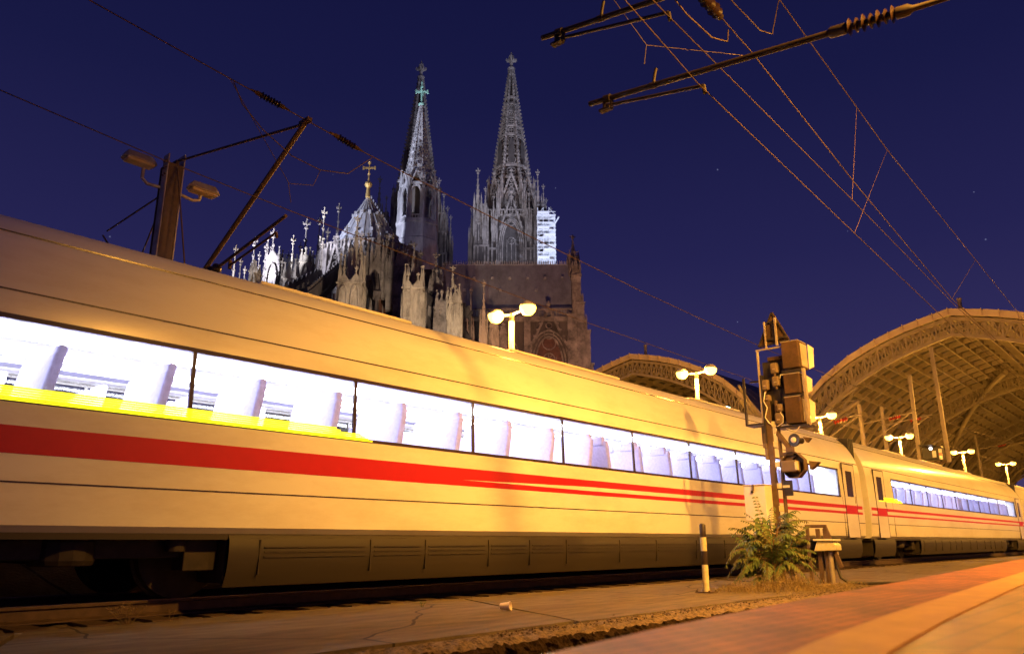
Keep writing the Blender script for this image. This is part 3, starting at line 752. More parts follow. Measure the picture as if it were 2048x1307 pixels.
arm('long brown bracket tube with a ribbed insulator, lower one at upper right', 6.9, (4.84, 5.75), (1.62, 5.31), (4.60, 5.63), (3.33, 5.36), 0.034, ins=(3.05, 3.50), stub=0.9)
arm('short brown bracket tube above it, leaving the picture at the top edge', 6.2, (5.01, 6.39), (3.0, 6.02), (4.80, 6.27), (3.32, 5.88), 0.032, stub=0.86)
t = tthing('wire_insulator', 'thick dark ribbed insulator hanging in the wire at the top edge', 'insulator', DR, 6.85, 0, 'insulators in the upper wire')
m = MB(); insulator(m, (-0.15, 0, 6.56), (0.52, 0, 6.51), 0.085, 8, 0.045); m.build('insulator', M['porcelain'], t, True)
m = MB(); m.lathe_dir([(0.02, -0.16), (0.04, -0.05), (0.04, 0.05)], (0.52, 0, 6.51), (1, 0, -0.04), 10); m.build('end_cap', M['darkarm'], t, True); m = MB(); m.lathe_dir([(0.02, 0.16), (0.04, 0.05), (0.04, -0.05)], (-0.15, 0, 6.56), (1, 0, -0.04), 10); m.build('end_cap', M['darkarm'], t, True)
wire('jumper_cable', 'looped pale cable bridging the thick dark insulator', DR, [(DR + 0.25, 6.6, 6.55), (DR + 0.22, 7.0, 6.42), (DR + 0.12, 7.4, 6.28), (DR + 0.03, 7.62, 6.30), (DR, 7.6, 6.44)], 0.009)
wire('jumper_cable', 'looped pale cable at the top edge right of the dark insulator', DR, [(DR, 7.2, 6.95), (DR, 7.9, 6.95), (DR, 8.6, 6.98), (DR, 9.0, 7.15), (DR, 9.3, 7.75), (DR, 9.4, 7.94)], 0.008)
wire('dropper_wire', 'thin Y shaped stay wires above the clamp of the long tube', DR, [(4.05, 6.9, 5.95), (3.98, 6.85, 6.15), (4.2, 6.4, 6.75)], 0.005, 'darkwire', group='thin dropper wires')
wire('dropper_wire', 'thin sloping stay wire from the knot to the pale wire', DR, [(3.98, 6.85, 6.15), (DR, 8.35, 6.46)], 0.004, group='thin dropper wires')

# ---------------------------------------------------------------- the signal on the walkway (seen from behind)
SG = tthing('railway_signal', 'tall signal mast seen from behind with brown cabinets and a triangular board', 'railway signal', 5.55, 12.7, -0.08)
# local helper: u = metres towards our platform (right in the picture), w = metres away from the camera, z above the rails
def U(u, w, z): return (w, -u, z + 0.08)
def ub(mb, u0, u1, w0, w1, z0, z1): return mb.span(U(u0, w0, z0), U(u1, w1, z1))
m = MB(); ub(m, 0.09, 0.185, 0, 0.05, -0.04, 2.9); ub(m, 0.265, 0.30, 0.02, 0.10, -0.04, 2.9); m.build('mast', M['rust'], SG, bevel=0.004)
for z in (0.5, 0.8, 1.1, 1.47, 1.82, 2.16, 2.50):
    m = MB(); ub(m, 0.185, 0.265, 0.01, 0.06, z - 0.045, z + 0.045); m.build('rung', M['paintyellow'], SG, bevel=0.003)
# square frame carrying the cabinets
m = MB()
ub(m, 0.035, 0.062, -0.02, 0.03, 2.50, 3.80); ub(m, 0.03, 0.50, -0.02, 0.02, 3.79, 3.815)
m.build('frame', M['steel'], SG, bevel=0.003)
m = MB(); ub(m, 0.80, 0.845, -0.02, 0.05, 2.42, 3.38); m.build('frame', M['steel'], SG, bevel=0.003)
m = MB()
ub(m, -0.26, -0.225, -0.03, 0.02, 2.50, 3.34); ub(m, -0.26, 0.06, -0.03, 0.30, 2.50, 2.53); ub(m, 0.06, 0.10, -0.02, 0.06, 2.48, 3.36)
ub(m, 0.27, 0.84, -0.02, 0.28, 2.415, 2.445); ub(m, 0.46, 0.80, -0.03, 0.05, 3.33, 3.38); ub(m, 0.44, 0.80, -0.03, 0.04, 2.915, 2.96); ub(m, -0.26, 0.06, 0.26, 0.30, 3.30, 3.33)
ub(m, 0.02, 0.10, -0.04, 0.1, 2.18, 2.48)
m.build('bracket', M['black'], SG, bevel=0.003)
# black backing screen with lamp housings
m = MB(); ub(m, 0.075, 0.47, 0.10, 0.13, 2.52, 3.60); m.build('backing_board', M['black'], SG, bevel=0.01)
MB().span(U(0.19, 0.06, 3.60), U(0.47, 0.16, 3.67)).build('hood', M['cabinet'], SG, bevel=0.01)
for u, z, w, h in ((0.32, 3.45, 0.135, 0.19), (0.33, 3.22, 0.135, 0.18), (0.13, 3.18, 0.135, 0.19), (0.36, 2.76, 0.12, 0.14), (0.33, 2.58, 0.145, 0.20), (0.155, 2.95, 0.10, 0.12)):
    c = MB(); c.box(U(u, 0.04, z), (0.12, w, h)); cc = c.build('lamp_cover', M['cover'], SG, bevel=0.03)
    MB().box(U(u, -0.025, z - 0.02), (0.012, w * 0.3, h * 0.12)).build('latch', M['steel'], cc)
    MB().lathe_dir([(0.022, 0), (0.022, 0.05)], U(u, 0.02, z - h / 2 - 0.045), (0, 0, 1), 8).build('cable_gland', M['rust'], cc)
m = MB()
m.tube([U(0.13, 0, 3.06), U(0.10, -0.03, 2.9), U(0.15, -0.02, 2.78), U(0.10, -0.02, 2.62), U(0.16, -0.02, 2.52), U(0.22, -0.01, 2.47)], 0.008, 6)
m.tube([U(0.36, 0, 2.68), U(0.42, -0.03, 2.60), U(0.40, -0.02, 2.5), U(0.28, -0.01, 2.44), U(0.24, 0, 2.3)], 0.007, 6)
m.tube([U(0.50, 0, 3.30), U(0.44, -0.03, 3.32), U(0.42, -0.02, 3.26)], 0.007, 6)
m.tube([U(0.45, -0.02, 2.40), U(0.60, -0.03, 2.33), U(0.70, 0.0, 2.44)], 0.006, 6)
m.build('cable', M['boxwhite'], SG, True)
# the three cabinets on the right
for z0, z1, u0, u1, dep in ((3.40, 3.86, 0.50, 0.79, 0.34), (2.97, 3.30, 0.49, 0.76, 0.22), (2.47, 2.91, 0.47, 0.74, 0.30)):
    c = MB(); ub(c, u0, u1, -0.06, dep, z0, z1); cc = c.build('cabinet', M['cabinet'], SG, bevel=0.012)
    r_ = MB(); ub(r_, u1 + 0.002, u1 + 0.012, 0.03, dep - 0.03, z0 + 0.03, z1 - 0.03); ub(r_, u0 - 0.004, u1 + 0.006, -0.055, dep, z1, z1 + 0.014); r_.build('side_panel', M['steel'], cc, bevel=0.003)
    v = MB(); v.prism([U(u1 + 0.01, dep, z0 + 0.02), U(u1 + 0.09, dep, z0 + 0.05), U(u1 + 0.11, dep, z1 - 0.08), U(u1 + 0.02, dep, z1)], (0, 0, 0), (0.02, 0, 0)); v.build('sun_shield', M['boxwhite'], cc)
# warning triangle (its back) on two posts
m = MB(); cz_, cu = 4.13, 0.345
tri = [(-0.30, 3.895), (-0.275, 3.865), (0.25, 3.90), (0.275, 3.93), (0.025, 4.46), (-0.02, 4.46)]
m.prism([U(cu + a, 0.06, z) for a, z in tri], (0, 0, 0), (0.022, 0, 0)); tb = m.build('triangle_board', M['cabinet'], SG, bevel=0.004)
m = MB(); 
rim = [(-0.285, 3.88), (0.262, 3.915), (0.0, 4.455)]
for i in range(3):
    a, b = rim[i], rim[(i + 1) % 3]; m.bar(U(cu + a[0], 0.048, a[1]), U(cu + b[0], 0.048, b[1]), 0.02, 0.022, up=(1, 0, 0))
m.build('rim', M['black'], tb)
m = MB(); ub(m, 0.195, 0.225, 0.01, 0.04, 3.80, 4.30); ub(m, 0.395, 0.43, -0.01, 0.03, 3.84, 4.34); m.build('board_post', M['steel'], SG, bevel=0.003)
m = MB(); ub(m, 0.33, 0.40, 0.03, 0.055, 3.93, 4.27); ub(m, 0.22, 0.58, 0.02, 0.05, 3.955, 3.99); ub(m, 0.20, 0.42, 0.02, 0.04, 4.27, 4.295); m.build('board_strut', M['black'], SG, bevel=0.003)
# lower lamp units: round disc, hooded octagon, small box
m = MB(); m.lathe_dir([(0.105, 0), (0.108, 0.01), (0.108, 0.03), (0.09, 0.05), (0.05, 0.10), (0.05, 0.22)], U(0.545, 0.0, 2.20), (1, -0.25, 0), 24); dk = m.build('disc_lamp', M['black'], SG, True)
MB().lathe_dir([(0.05, 0), (0.045, -0.02), (0.02, -0.03)], U(0.545, 0.0, 2.20), (1, -0.25, 0), 14).build('connector', M['boxwhite'], dk)
m = MB(); m.bar(U(0.25, 0.06, 2.36), U(0.46, 0.04, 2.06), 0.06, 0.12, up=(1, 0, 0)); m.bar(U(0.28, 0.05, 1.98), U(0.52, 0.05, 1.98), 0.05, 0.09, up=(1, 0, 0)); m.box(U(0.47, 0.0, 2.05), (0.06, 0.13, 0.10)); m.bar(U(0.28, 0.04, 1.55), U(0.42, 0.04, 1.52), 0.03, 0.03); m.build('lamp_bracket', M['rust'], SG, bevel=0.006)
oc = []
for k in range(8):
    a = math.pi / 8 + k * math.pi / 4; oc.append((0.49 + 0.215 * math.cos(a) * (0.95), 1.79 + 0.215 * math.sin(a)))
m = MB(); m.prism([U(u, 0.10, z) for u, z in oc], (0, 0, 0), (0.03, 0, 0))
for i in range(8):
    a, b = oc[i], oc[(i + 1) % 8]; m.bar(U(a[0], 0.06, a[1]), U(b[0], 0.06, b[1]), 0.012, 0.14, up=(1, 0, 0))
oc_o = m.build('octagonal_screen', M['rust'], SG)
m = MB(); m.box(U(0.46, -0.02, 1.77), (0.20, 0.26, 0.19)); m.build('lamp_cover', M['cover'], oc_o, bevel=0.02)
MB().box(U(0.585, -0.09, 1.77), (0.06, 0.06, 0.14)).build('latch', M['paintyellow'], oc_o, bevel=0.01)
m = MB(); m.prism([U(0.34, 0.05, 1.93), U(0.50, 0.05, 2.02), U(0.54, 0.05, 1.96), U(0.40, 0.05, 1.82)], (0, 0, 0), (0.10, 0, 0)); m.build('visor', M['rust'], oc_o); m = MB(); m.prism([U(0.70, 0.16, 1.86), U(0.84, 0.22, 1.84), U(0.74, 0.2, 1.74), U(0.70, 0.18, 1.72)], (0, 0, 0), (0.12, 0, 0)); m.build('visor', M['rust'], oc_o); m = MB(); m.prism([U(0.64, 0.16, 2.26), U(0.75, 0.2, 2.24), U(0.68, 0.2, 2.17)], (0, 0, 0), (0.1, 0, 0)); m.build('visor', M['rust'], dk)
m = MB(); ub(m, 0.31, 0.45, -0.01, 0.02, 1.30, 1.55); pb_ = m.build('small_plate', M['black'], SG, bevel=0.004)
MB().span(U(0.30, -0.03, 1.43), U(0.41, -0.012, 1.47)).build('clip', M['paintyellow'], pb_)
m = MB(); ub(m, 0.02, 0.09, -0.04, 0.08, 2.10, 2.36); ub(m, 0.04, 0.09, -0.02, 0.08, 1.9, 2.1); m.build('junction_box', M['cover'], SG, bevel=0.01)
# white control box with its cables
m = MB(); ub(m, -0.28, 0.09, -0.26, 0.02, 0.90, 1.475); wb = m.build('control_box', M['boxwhite'], SG, bevel=0.008)
m = MB(); ub(m, -0.29, 0.10, -0.275, 0.03, 1.477, 1.49); m.build('box_lid', M['boxwhite'], wb, bevel=0.003)
m = MB(); m.lathe_dir([(0.022, 0), (0.022, 0.02), (0.012, 0.025)], U(-0.13, -0.262, 1.37), (-1, 0, 0), 14); m.build('lock', M['black'], wb)
MB().span(U(-0.125, -0.285, 1.39), U(-0.095, -0.262, 1.49)).build('hasp', M['cover'], wb, bevel=0.002)
m = MB()
for u, x1_ in ((-0.14, -0.10), (-0.10, -0.02), (-0.05, 0.03), (-0.01, 0.07), (0.03, 0.1), (0.07, 0.14)):
    m.tube([U(u, -0.14, 0.91), U(u + 0.002, -0.14, 0.80), U((u + x1_) / 2, -0.08, 0.55), U(x1_, 0.0, 0.2), U(x1_, 0.02, -0.08)], 0.011, 6)
m.tube([U(-0.11, -0.10, 0.86), U(-0.11, -0.10, -0.08)], 0.035, 10)
m.build('cable', M['rubber'], SG, True)
m = MB(); ub(m, 0.02, 0.37, -0.1, 0.22, -0.08, -0.05)
for u in (0.06, 0.33):
    for w in (-0.06, 0.18): m.lathe_dir([(0.02, 0), (0.02, 0.04)], U(u, w, -0.05), (0, 0, 1), 6)
m.build('base_plate', M['rust'], SG, bevel=0.004)

# ---------------------------------------------------------------- track device behind the bush, with its hose
TD = tthing('junction_stand', 'low steel stand with a pale lidded junction box behind the bush', 'junction box', 5.0, 13.2, -0.08)
def V(u, w, z): return (w, -u, z)
m = MB()
for u in (0.30, 0.42): m.bar(V(u - 0.25, 0, 0), V(u - 0.25, 0, 0.86), 0.06, 0.05)
m.bar(V(-0.15, 0, 0.90), V(0.20, 0, 0.90), 0.05, 0.05); m.bar(V(0.17, 0, 0.90), V(0.38, 0, 0.25), 0.05, 0.06); m.bar(V(-0.12, 0, 0.9), V(-0.12, 0, 0.0), 0.05)
m.build('stand', M['rust'], TD, bevel=0.004)
m = MB(); m.prism([V(0.0, -0.12, 0.50), V(0.36, -0.12, 0.52), V(0.36, -0.12, 0.60), V(0.30, -0.12, 0.66), V(0.06, -0.12, 0.66)], (0, 0, 0), (0.26, 0, 0)); bx_ = m.build('junction_box', M['paintyellow'], TD, bevel=0.012)
m = MB(); m.box(V(0.18, 0.01, 0.68), (0.32, 0.34, 0.03)); m.build('lid', M['boxwhite'], bx_, bevel=0.008)
m = MB()
for u in (0.26, 0.30, 0.34): m.lathe_dir([(0.018, 0), (0.018, 0.05)], V(u, 0.0, 0.45), (0, 0, 1), 8)
m.build('cable_gland', M['steel'], bx_)
m = MB(); m.tube([V(0.22, 0, 0), V(0.22, 0, 0.5)], 0.04, 10); m.tube([V(0.12, 0.05, 0), V(0.12, 0.05, 0.5)], 0.022, 8); m.build('leg', M['steel'], TD, True)
hose = MB().tube([V(0.30, 0, 0.45), V(0.31, 0, 0.25), V(0.36, -0.03, 0.10), V(0.48, -0.05, 0.03), V(0.7, 0.1, 0.022), V(1.0, 0.6, 0.022), V(1.15, 1.5, 0.022), V(1.18, 2.2, 0.03), V(1.3, 2.6, 0.02)], 0.024, 10)
hose.build('hose', M['rubber'], TD, True)

# ---------------------------------------------------------------- bollard
B = tthing('bollard', 'round post banded in black and pale yellow on the walkway', 'bollard', 5.3, 9.93, -0.08)
H_ = 0.90
def rr(z): return 0.042
for i, (z0, z1, mm) in enumerate(((0.012, 0.355, 'paintyellow'), (0.355, 0.535, 'paintblack'), (0.535, 0.715, 'paintyellow'), (0.715, 0.90, 'paintblack'))):
    prof = [(0.042, z0), (0.042, z1)] if z1 < 0.9 else [(0.042, z0), (0.042, z1 - 0.02), (0.034, z1 - 0.006), (0.015, z1)]
    MB().lathe(prof, (0, 0, 0), 24).build('post_band', M[mm], B, True)
m = MB(); m.box((0, 0, 0.006), (0.22, 0.22, 0.012))
for a in (-0.09, 0.09):
    for b in (-0.09, 0.09): m.lathe([(0.014, 0.012), (0.014, 0.03)], (a, b, 0), 6)
m.build('base_plate', M['rust'], B)

# ---------------------------------------------------------------- paper cup, a broken slab piece, weeds
C_ = thing('paper_cup', 'crumpled brown paper cup lying on its side on the walkway', 'paper cup', W(5.43, 6.02, -0.078), R(-18))
m = MB(); m.tube([(-0.05, 0, 0.040), (-0.046, 0, 0.040), (0.052, 0, 0.044), (0.055, 0, 0.045)], [0.026, 0.030, 0.042, 0.044], 20, cap=False)
cp = m.build('cup_wall', M['cup'], C_, True)
MB().tube([(0.052, 0, 0.044), (0.058, 0, 0.045)], [0.0455, 0.0455], 20, cap=False).build('rim', M['cup'], C_, True)
MB().tube([(-0.047, 0, 0.040), (-0.044, 0, 0.040)], [0.029, 0.029], 20).build('cup_base', M['cup'], C_, True)

def frond(mb, st, base, yaw, length, rise, droop, leaf):
    """one pinnate leaf: arching rachis with paired leaflets"""
    pts = []; p = Vector(base); n = 15; d = Vector((math.cos(yaw) * math.cos(rise), math.sin(yaw) * math.cos(rise), math.sin(rise)))
    for i in range(n + 1):
        pts.append(p.copy()); p = p + d * (length / n); d = (d + Vector((0, 0, -droop / n))).normalized()
    st.tube(pts, [0.0045 * (1 - i / (n + 4)) + 0.0008 for i in range(n + 1)], 5)
    for i in range(3, n + 1):
        t = (pts[i] - pts[i - 1]).normalized(); side = t.cross(Vector((0, 0, 1))).normalized(); upv = side.cross(t)
        ll = leaf * math.sin(min(1.0, (i / n) * 1.15 + 0.1) * math.pi * 0.72 + 0.35) * random.uniform(0.85, 1.15)
        for sg in (-1, 1):
            dd = (side * sg + t * random.uniform(0.35, 0.6) + Vector((0, 0, random.uniform(-0.55, -0.15)))).normalized()
            wv = (t - dd * t.dot(dd)).normalized() * ll * 0.15; nn = dd.cross(wv).normalized() * ll * 0.03
            o = pts[i] + upv * 0.002; a = o + dd * ll * 0.35; b = o + dd * ll * 0.7 + Vector((0, 0, -ll * 0.05)); e2 = o + dd * ll + Vector((0, 0, -ll * 0.16))
            mb.add([o, a + wv, a + nn * 2, a - wv, b + wv * 0.85, b + nn, b - wv * 0.85, e2], [(0, 2, 1), (0, 3, 2), (1, 2, 5, 4), (2, 3, 6, 5), (4, 5, 7), (5, 6, 7)])
BU = thing('bush', 'green pinnate leaved bush growing at the foot of the signal mast', 'bush', W(5.05, 11.5, -0.08)); BU.scale = (1.10, 1.10, 1.72)
random.seed(21)
fo, st = MB(), MB()
tr = [((0, 0, 0), (-0.10, 0.02, 0.50)), ((0.05, 0, 0), (0.12, -0.02, 0.55)), ((-0.04, 0.03, 0), (-0.26, 0.0, 0.30)), ((0.08, 0, 0), (0.34, 0.05, 0.36)), ((0, -0.05, 0), (0.02, -0.12, 0.40))]
for a, b in tr:
    a, b = Vector(a), Vector(b); mid = (a + b) / 2 + Vector((0, 0, 0.03)); st.tube([a, mid, b], [0.014, 0.011, 0.007], 7)
    for k in range(11):
        t = random.uniform(0.25, 1.0); p = a.lerp(b, t); out = (b - a).normalized()
        yaw = random.uniform(0, 2 * math.pi)
        if random.random() < 0.5: yaw = math.atan2(out[1], out[0]) + random.gauss(0, 0.8)
        frond(fo, st, p, yaw, random.uniform(0.30, 0.52), R(random.uniform(5, 72)), random.uniform(0.7, 1.5), random.uniform(0.085, 0.12))
for yaw, rise, ln in ((R(180), 8, 0.55), (R(170), -2, 0.50), (R(150), 28, 0.58), (R(120), 60, 0.5), (R(5), 12, 0.62), (R(20), 28, 0.66), (R(-10), 20, 0.60), (R(60), 65, 0.5), (R(100), 78, 0.5), (R(200), 35, 0.55), (R(-40), 5, 0.45), (R(0), 45, 0.6)):
    frond(fo, st, (random.uniform(-0.1, 0.1), random.uniform(-0.1, 0.05), random.uniform(0.2, 0.45)), yaw, ln, R(rise), 1.1, 0.11)
fo.build('foliage', M['leaf'], BU); st.build('stem', M['stem'], BU)
random.seed(5)
def weeds(name, label, c, rx, ry, n, h0, h1, m='dry'):
    mb = MB(); cx, cy = c
    for i in range(n):
        D = cx + random.gauss(0, rx); s = cy + random.gauss(0, ry); b = W(D, s, -0.09) - W(cx, cy, -0.09); h = random.uniform(h0, h1) * math.exp(-((D - cx) ** 2 / (2 * rx * rx) + (s - cy) ** 2 / (2 * ry * ry)) * 0.35)
        lean = Vector((random.gauss(0, 0.35), random.gauss(0, 0.35), 1)).normalized(); p1 = b + lean * h * 0.5; p2 = b + lean * h + Vector((random.gauss(0, 0.03), random.gauss(0, 0.03), -0.01))
        w = Vector((random.gauss(0, 1), random.gauss(0, 1), 0)).normalized() * 0.0022
        mb.add([b - w, b + w, p1 + w, p1 - w, p2], [(0, 1, 2, 3), (3, 2, 4)])
        for q in range(random.randint(3, 7)):
            t = random.uniform(0.25, 1); p = b.lerp(p2, t); d = Vector((random.gauss(0, 1), random.gauss(0, 1), random.gauss(0.3, 0.5))).normalized() * random.uniform(0.012, 0.032)
            w2 = d.cross(Vector((0, 0, 1))).normalized() * 0.006 if d.length > 0 else w
            mb.add([p, p + d * 0.6 + w2, p + d, p + d * 0.6 - w2], [(0, 1, 2, 3)])
    return tag(mb.build(name, M[m], None, loc=W(cx, cy, -0.09)), label, 'weeds', kind='stuff')
weeds('weeds', 'dry brown weeds spreading around the foot of the bush', (4.75, 11.3), 0.20, 0.55, 900, 0.08, 0.34)
weeds('weeds', 'thin dry grass between the bollard and the bush', (5.15, 10.7), 0.16, 0.35, 260, 0.04, 0.20)
weeds('weeds', 'dry weeds along the broken walkway edge below the bush', (4.35, 12.0), 0.12, 0.9, 500, 0.03, 0.13)
def small_plant(D, s, h, n, label, m):
    mb = MB(); b0 = W(D, s, -0.08)
    for i in range(n):
        a = random.uniform(0, 6.28); r_ = random.uniform(0, 0.16) * h / 0.2; pts = [Vector((math.cos(a) * r_ * 0.3, math.sin(a) * r_ * 0.3, 0)), Vector((math.cos(a) * r_, math.sin(a) * r_, h * 0.5)), Vector((math.cos(a) * r_ * 1.5 + random.gauss(0, 0.01), math.sin(a) * r_ * 1.5, h * random.uniform(0.7, 1.0)))]
        mb.tube(pts, [0.0022, 0.0016, 0.0008], 4)
        for q in range(6):
            t = random.uniform(0.2, 1); p = pts[1].lerp(pts[2], t); d = Vector((random.gauss(0, 1), random.gauss(0, 1), 0.6)).normalized() * 0.02; w = d.cross(Vector((0, 0, 1))) * 0.25
            mb.add([p, p + d * 0.6 + w, p + d, p + d * 0.6 - w], [(0, 1, 2, 3)])
    return tag(mb.build('weed_plant', M[m], None, loc=b0), label, 'weed')
small_plant(6.95, 3.0, 0.17, 26, 'dry twiggy weed at the track side edge of the walkway', 'dry')
small_plant(6.9, 3.35, 0.12, 3, 'single thin stalk beside the twiggy weed', 'dry')
small_plant(6.35, 5.75, 0.055, 5, 'tiny green sprout growing in the walkway joint', 'leaf')

# ---------------------------------------------------------------- hanging signal above the train
HS = tthing('hanging_signal', 'dark signal housing hanging between two long posts above the train roof', 'railway signal', 9.4, 40.6, 0)
def HU(u, w, z): return (w, -u, z)
for u in (-0.62, 0.62):
    MB().bar(HU(u, 0, 4.1), HU(u * 0.9, 0, 8.4 if u < 0 else 9.6), 0.16, 0.14).build('hanging_post', M['hall'], HS, bevel=0.01)
MB().bar(HU(-0.66, 0, 4.12), HU(0.66, 0, 4.12), 0.07, 0.07).build('crossbar', M['rust'], HS)
h = MB().span(HU(-0.48, -0.1, 4.25), HU(0.40, 0.35, 4.88)).build('housing', M['black'], HS, bevel=0.06)
MB().span(HU(-0.5, -0.45, 4.90), HU(0.15, 0.0, 4.95)).build('visor', M['black'], h)
MB().lathe_dir([(0.075, 0), (0.07, -0.02)], HU(-0.06, -0.12, 4.78), (-1, 0, 0), 16).build('lens', M['siglight'], h)
MB().span(HU(-0.02, -0.13, 4.36), HU(0.14, -0.105, 4.66)).build('number_plate', M['boxwhite'], h)
w_ = MB().span(HU(0.26, -0.13, 4.26), HU(0.40, -0.105, 4.74)).build('marker_board', M['boxwhite'], h)
MB().span(HU(0.262, -0.14, 4.42), HU(0.398, -0.132, 4.56)).build('red_band', M['red'], w_)

# ---------------------------------------------------------------- station hall: pointed lattice arches in 30 m bays
def drop(a):
    a = abs(a); k = [(0, 0), (2, 0.42), (4.2, 0.98), (6.3, 1.75), (8.4, 2.75), (10.8, 4.3), (13, 6.4), (14.6, 8.5), (15.5, 10.2)]
    for (a0, d0), (a1, d1) in zip(k, k[1:]):
        if a <= a1: return d0 + (d1 - d0) * (a - a0) / (a1 - a0)
    return 10.2
def hall(name, label, D0, apex_z, frames, s_end, left=-15.5, right=15.5):
    s0 = frames[0]
    root = tthing(name, label, 'station roof', D0, s0, 0, 'arched roofs of the station')
    offs = [left + (right - left) * i / 26 for i in range(27)]
    if 0 not in offs: offs = sorted(offs + [0.0])
    def truss(x, depth=1.35):
        m = MB(); U_ = [(x, o, apex_z - drop(o)) for o in offs]
        Lw = [(x, o * 0.985, apex_z - drop(o) - depth - 0.05 * abs(o)) for o in offs]
        for P in (U_, Lw):
            for a, b in zip(P, P[1:]): m.bar(a, b, 0.34, 0.26)
        for i, (a, b) in enumerate(zip(U_, Lw)):
            m.bar(a, b, 0.14, 0.14)
            if i < len(U_) - 1:
                a2, b2 = U_[i + 1], Lw[i + 1]; ma = [(a[k] + a2[k]) / 2 for k in range(3)]; mb_ = [(b[k] + b2[k]) / 2 for k in range(3)]
                m.bar(ma, mb_, 0.10, 0.10)
                m.bar(a, mb_, 0.11, 0.09); m.bar(mb_, a2, 0.11, 0.09); m.bar(b, ma, 0.11, 0.09); m.bar(ma, b2, 0.11, 0.09)
        return m
    for f in frames:
        truss(f - s0).build('arch_truss', M['hall'], root)
    # pale fascia over the front arch
    m = MB()
    for a, b in zip(offs, offs[1:]):
        za, zb = apex_z - drop(a), apex_z - drop(b)
        m.prism([(-0.45, a, za + 0.22), (-0.45, b, zb + 0.22), (-0.45, b, zb + 0.80), (-0.45, a, za + 0.80)], (0, 0, 0), (0.16, 0, 0))
        m.prism([(-0.62, b - 0.03, zb + 0.2), (-0.62, b + 0.03, zb + 0.2), (-0.62, b + 0.03, zb + 0.84), (-0.62, b - 0.03, zb + 0.84)], (0, 0, 0), (0.2, 0, 0))
    m.build('fascia', M['fascia'], root)
    # skin, ribs and purlins
    m = MB(); vs = []; L = s_end - s0
    nx = 20
    for i in range(nx + 1):
        for o in offs: vs.append((L * i / nx, o, apex_z - drop(o) + 0.66))
    n = len(offs); fs = [(i * n + j, i * n + j + 1, (i + 1) * n + j + 1, (i + 1) * n + j) for i in range(nx) for j in range(n - 1)]
    m.add(vs, fs).build('roof_skin', M['hallskin'], root)
    m = MB()
    for i in range(1, int(L / 2.5)):
        x = i * 2.5
        for a, b in zip(offs, offs[1:]): m.bar((x, a, apex_z - drop(a) + 0.38), (x, b, apex_z - drop(b) + 0.38), 0.10, 0.44)
    m.build('rib_grid', M['hall'], root)
    m = MB(); k = 0
    for o in offs[1:-1:1]:
        z = apex_z - drop(o) + 0.40
        m.span((0, o - 0.06, z - 0.26), (L, o + 0.06, z + 0.2)); k += 1
    m.build('purlin_grid', M['hall'], root)
    # rooflights that catch the lamps
    m = MB()
    for i in range(2, int(L / 2.5) - 1, 1):
        for j in range(3, len(offs) - 4):
            if (i * 3 + j * 5) % 4 == 0 and s0 + i * 2.5 > frames[1] - 1:
                o0, o1 = offs[j] + 0.12, offs[j] + 0.62
                x = i * 2.5 + 0.2
                MB().add([(x, o0, apex_z - drop(o0) + 0.60), (x, o1, apex_z - drop(o1) + 0.60), (x + 2.0, o1, apex_z - drop(o1) + 0.60), (x + 2.0, o0, apex_z - drop(o0) + 0.60)], [(0, 1, 2, 3)]).build('rooflight', M['hallglass'], root)
    # columns with branching feet at the valley and arches along the valley
    return root
FR = [70, 100, 130, 160]
HA = hall('station_hall', 'big arched station roof with a lattice edge at the right', 13.5, 18.3, FR, 178)
HB = hall('station_hall', 'smaller looking arched station roof farther left beside the first lamps', 44.5, 19.4, FR, 178)
HC = hall('station_hall', 'roof vault at the right edge beyond the branching column', -17.5, 19.4, [100, 130, 160], 178)
def diagonal(label, P, Q, n=14):
    t = tthing('diagonal_arch', label, 'roof arch', P[0], P[1], 0, 'diagonal lattice arches of the roof vaults')
    m = MB(); up, lo = [], []
    for i in range(n + 1):
        k = i / n; z = P[2] + (Q[2] - P[2]) * math.sin(k * math.pi / 2) ** 0.8
        lo.append(((Q[1] - P[1]) * k, (Q[0] - P[0]) * k, z)); up.append(((Q[1] - P[1]) * k, (Q[0] - P[0]) * k, z + 1.5))
    m.tube(lo, 0.26, 8); m.tube(up, 0.18, 6)
    for i in range(n): m.bar(lo[i], up[i + 1], 0.12); m.bar(up[i], lo[i + 1], 0.12)
    m.build('lattice', M['hall'], t); return t
diagonal('thick diagonal arch rising right from the column by the hanging signal', (29, 130, 10.0), (13.5, 92, 17.3))
diagonal('low diagonal arch running right under the big roof', (29, 132, 9.5), (13.5, 150, 16.8))
diagonal('diagonal arch under the smaller roof running down behind the lamps', (29, 100, 9.0), (44.5, 85, 17.5))
def column(label, D, s, h, par):
    t = tthing('hall_column', label, 'column', D, s, 0, 'branching columns carrying the station roof')
    MB().lathe([(0.5, 0.3), (0.5, 0.9), (0.32, 1.1), (0.28, h)], (0, 0, 0), 12).build('shaft', M['hall'], t, True)
    for dx, dy in ((-1, 0), (1, 0), (0, -1), (0, 1), (0.7, 0.7), (-0.7, 0.7), (0.7, -0.7), (-0.7, -0.7)):
        pts = [(dx * r_, dy * r_, h - 2.6 + 6.4 * (r_ / 7.5) ** 0.62) for r_ in (0.2, 0.7, 1.5, 2.6, 4.0, 5.6, 7.5)]
        m = MB(); m.tube(pts, 0.17, 6)
        p2 = [(p[0], p[1], p[2] + 0.9 + 0.05 * i) for i, p in enumerate(pts)]
        m.tube(p2, 0.12, 6)
        for i in range(len(pts) - 1): m.bar(pts[i], p2[i + 1], 0.08); m.bar(p2[i], pts[i + 1], 0.08)
        m.build('branch', M['hall'], t)
    return t
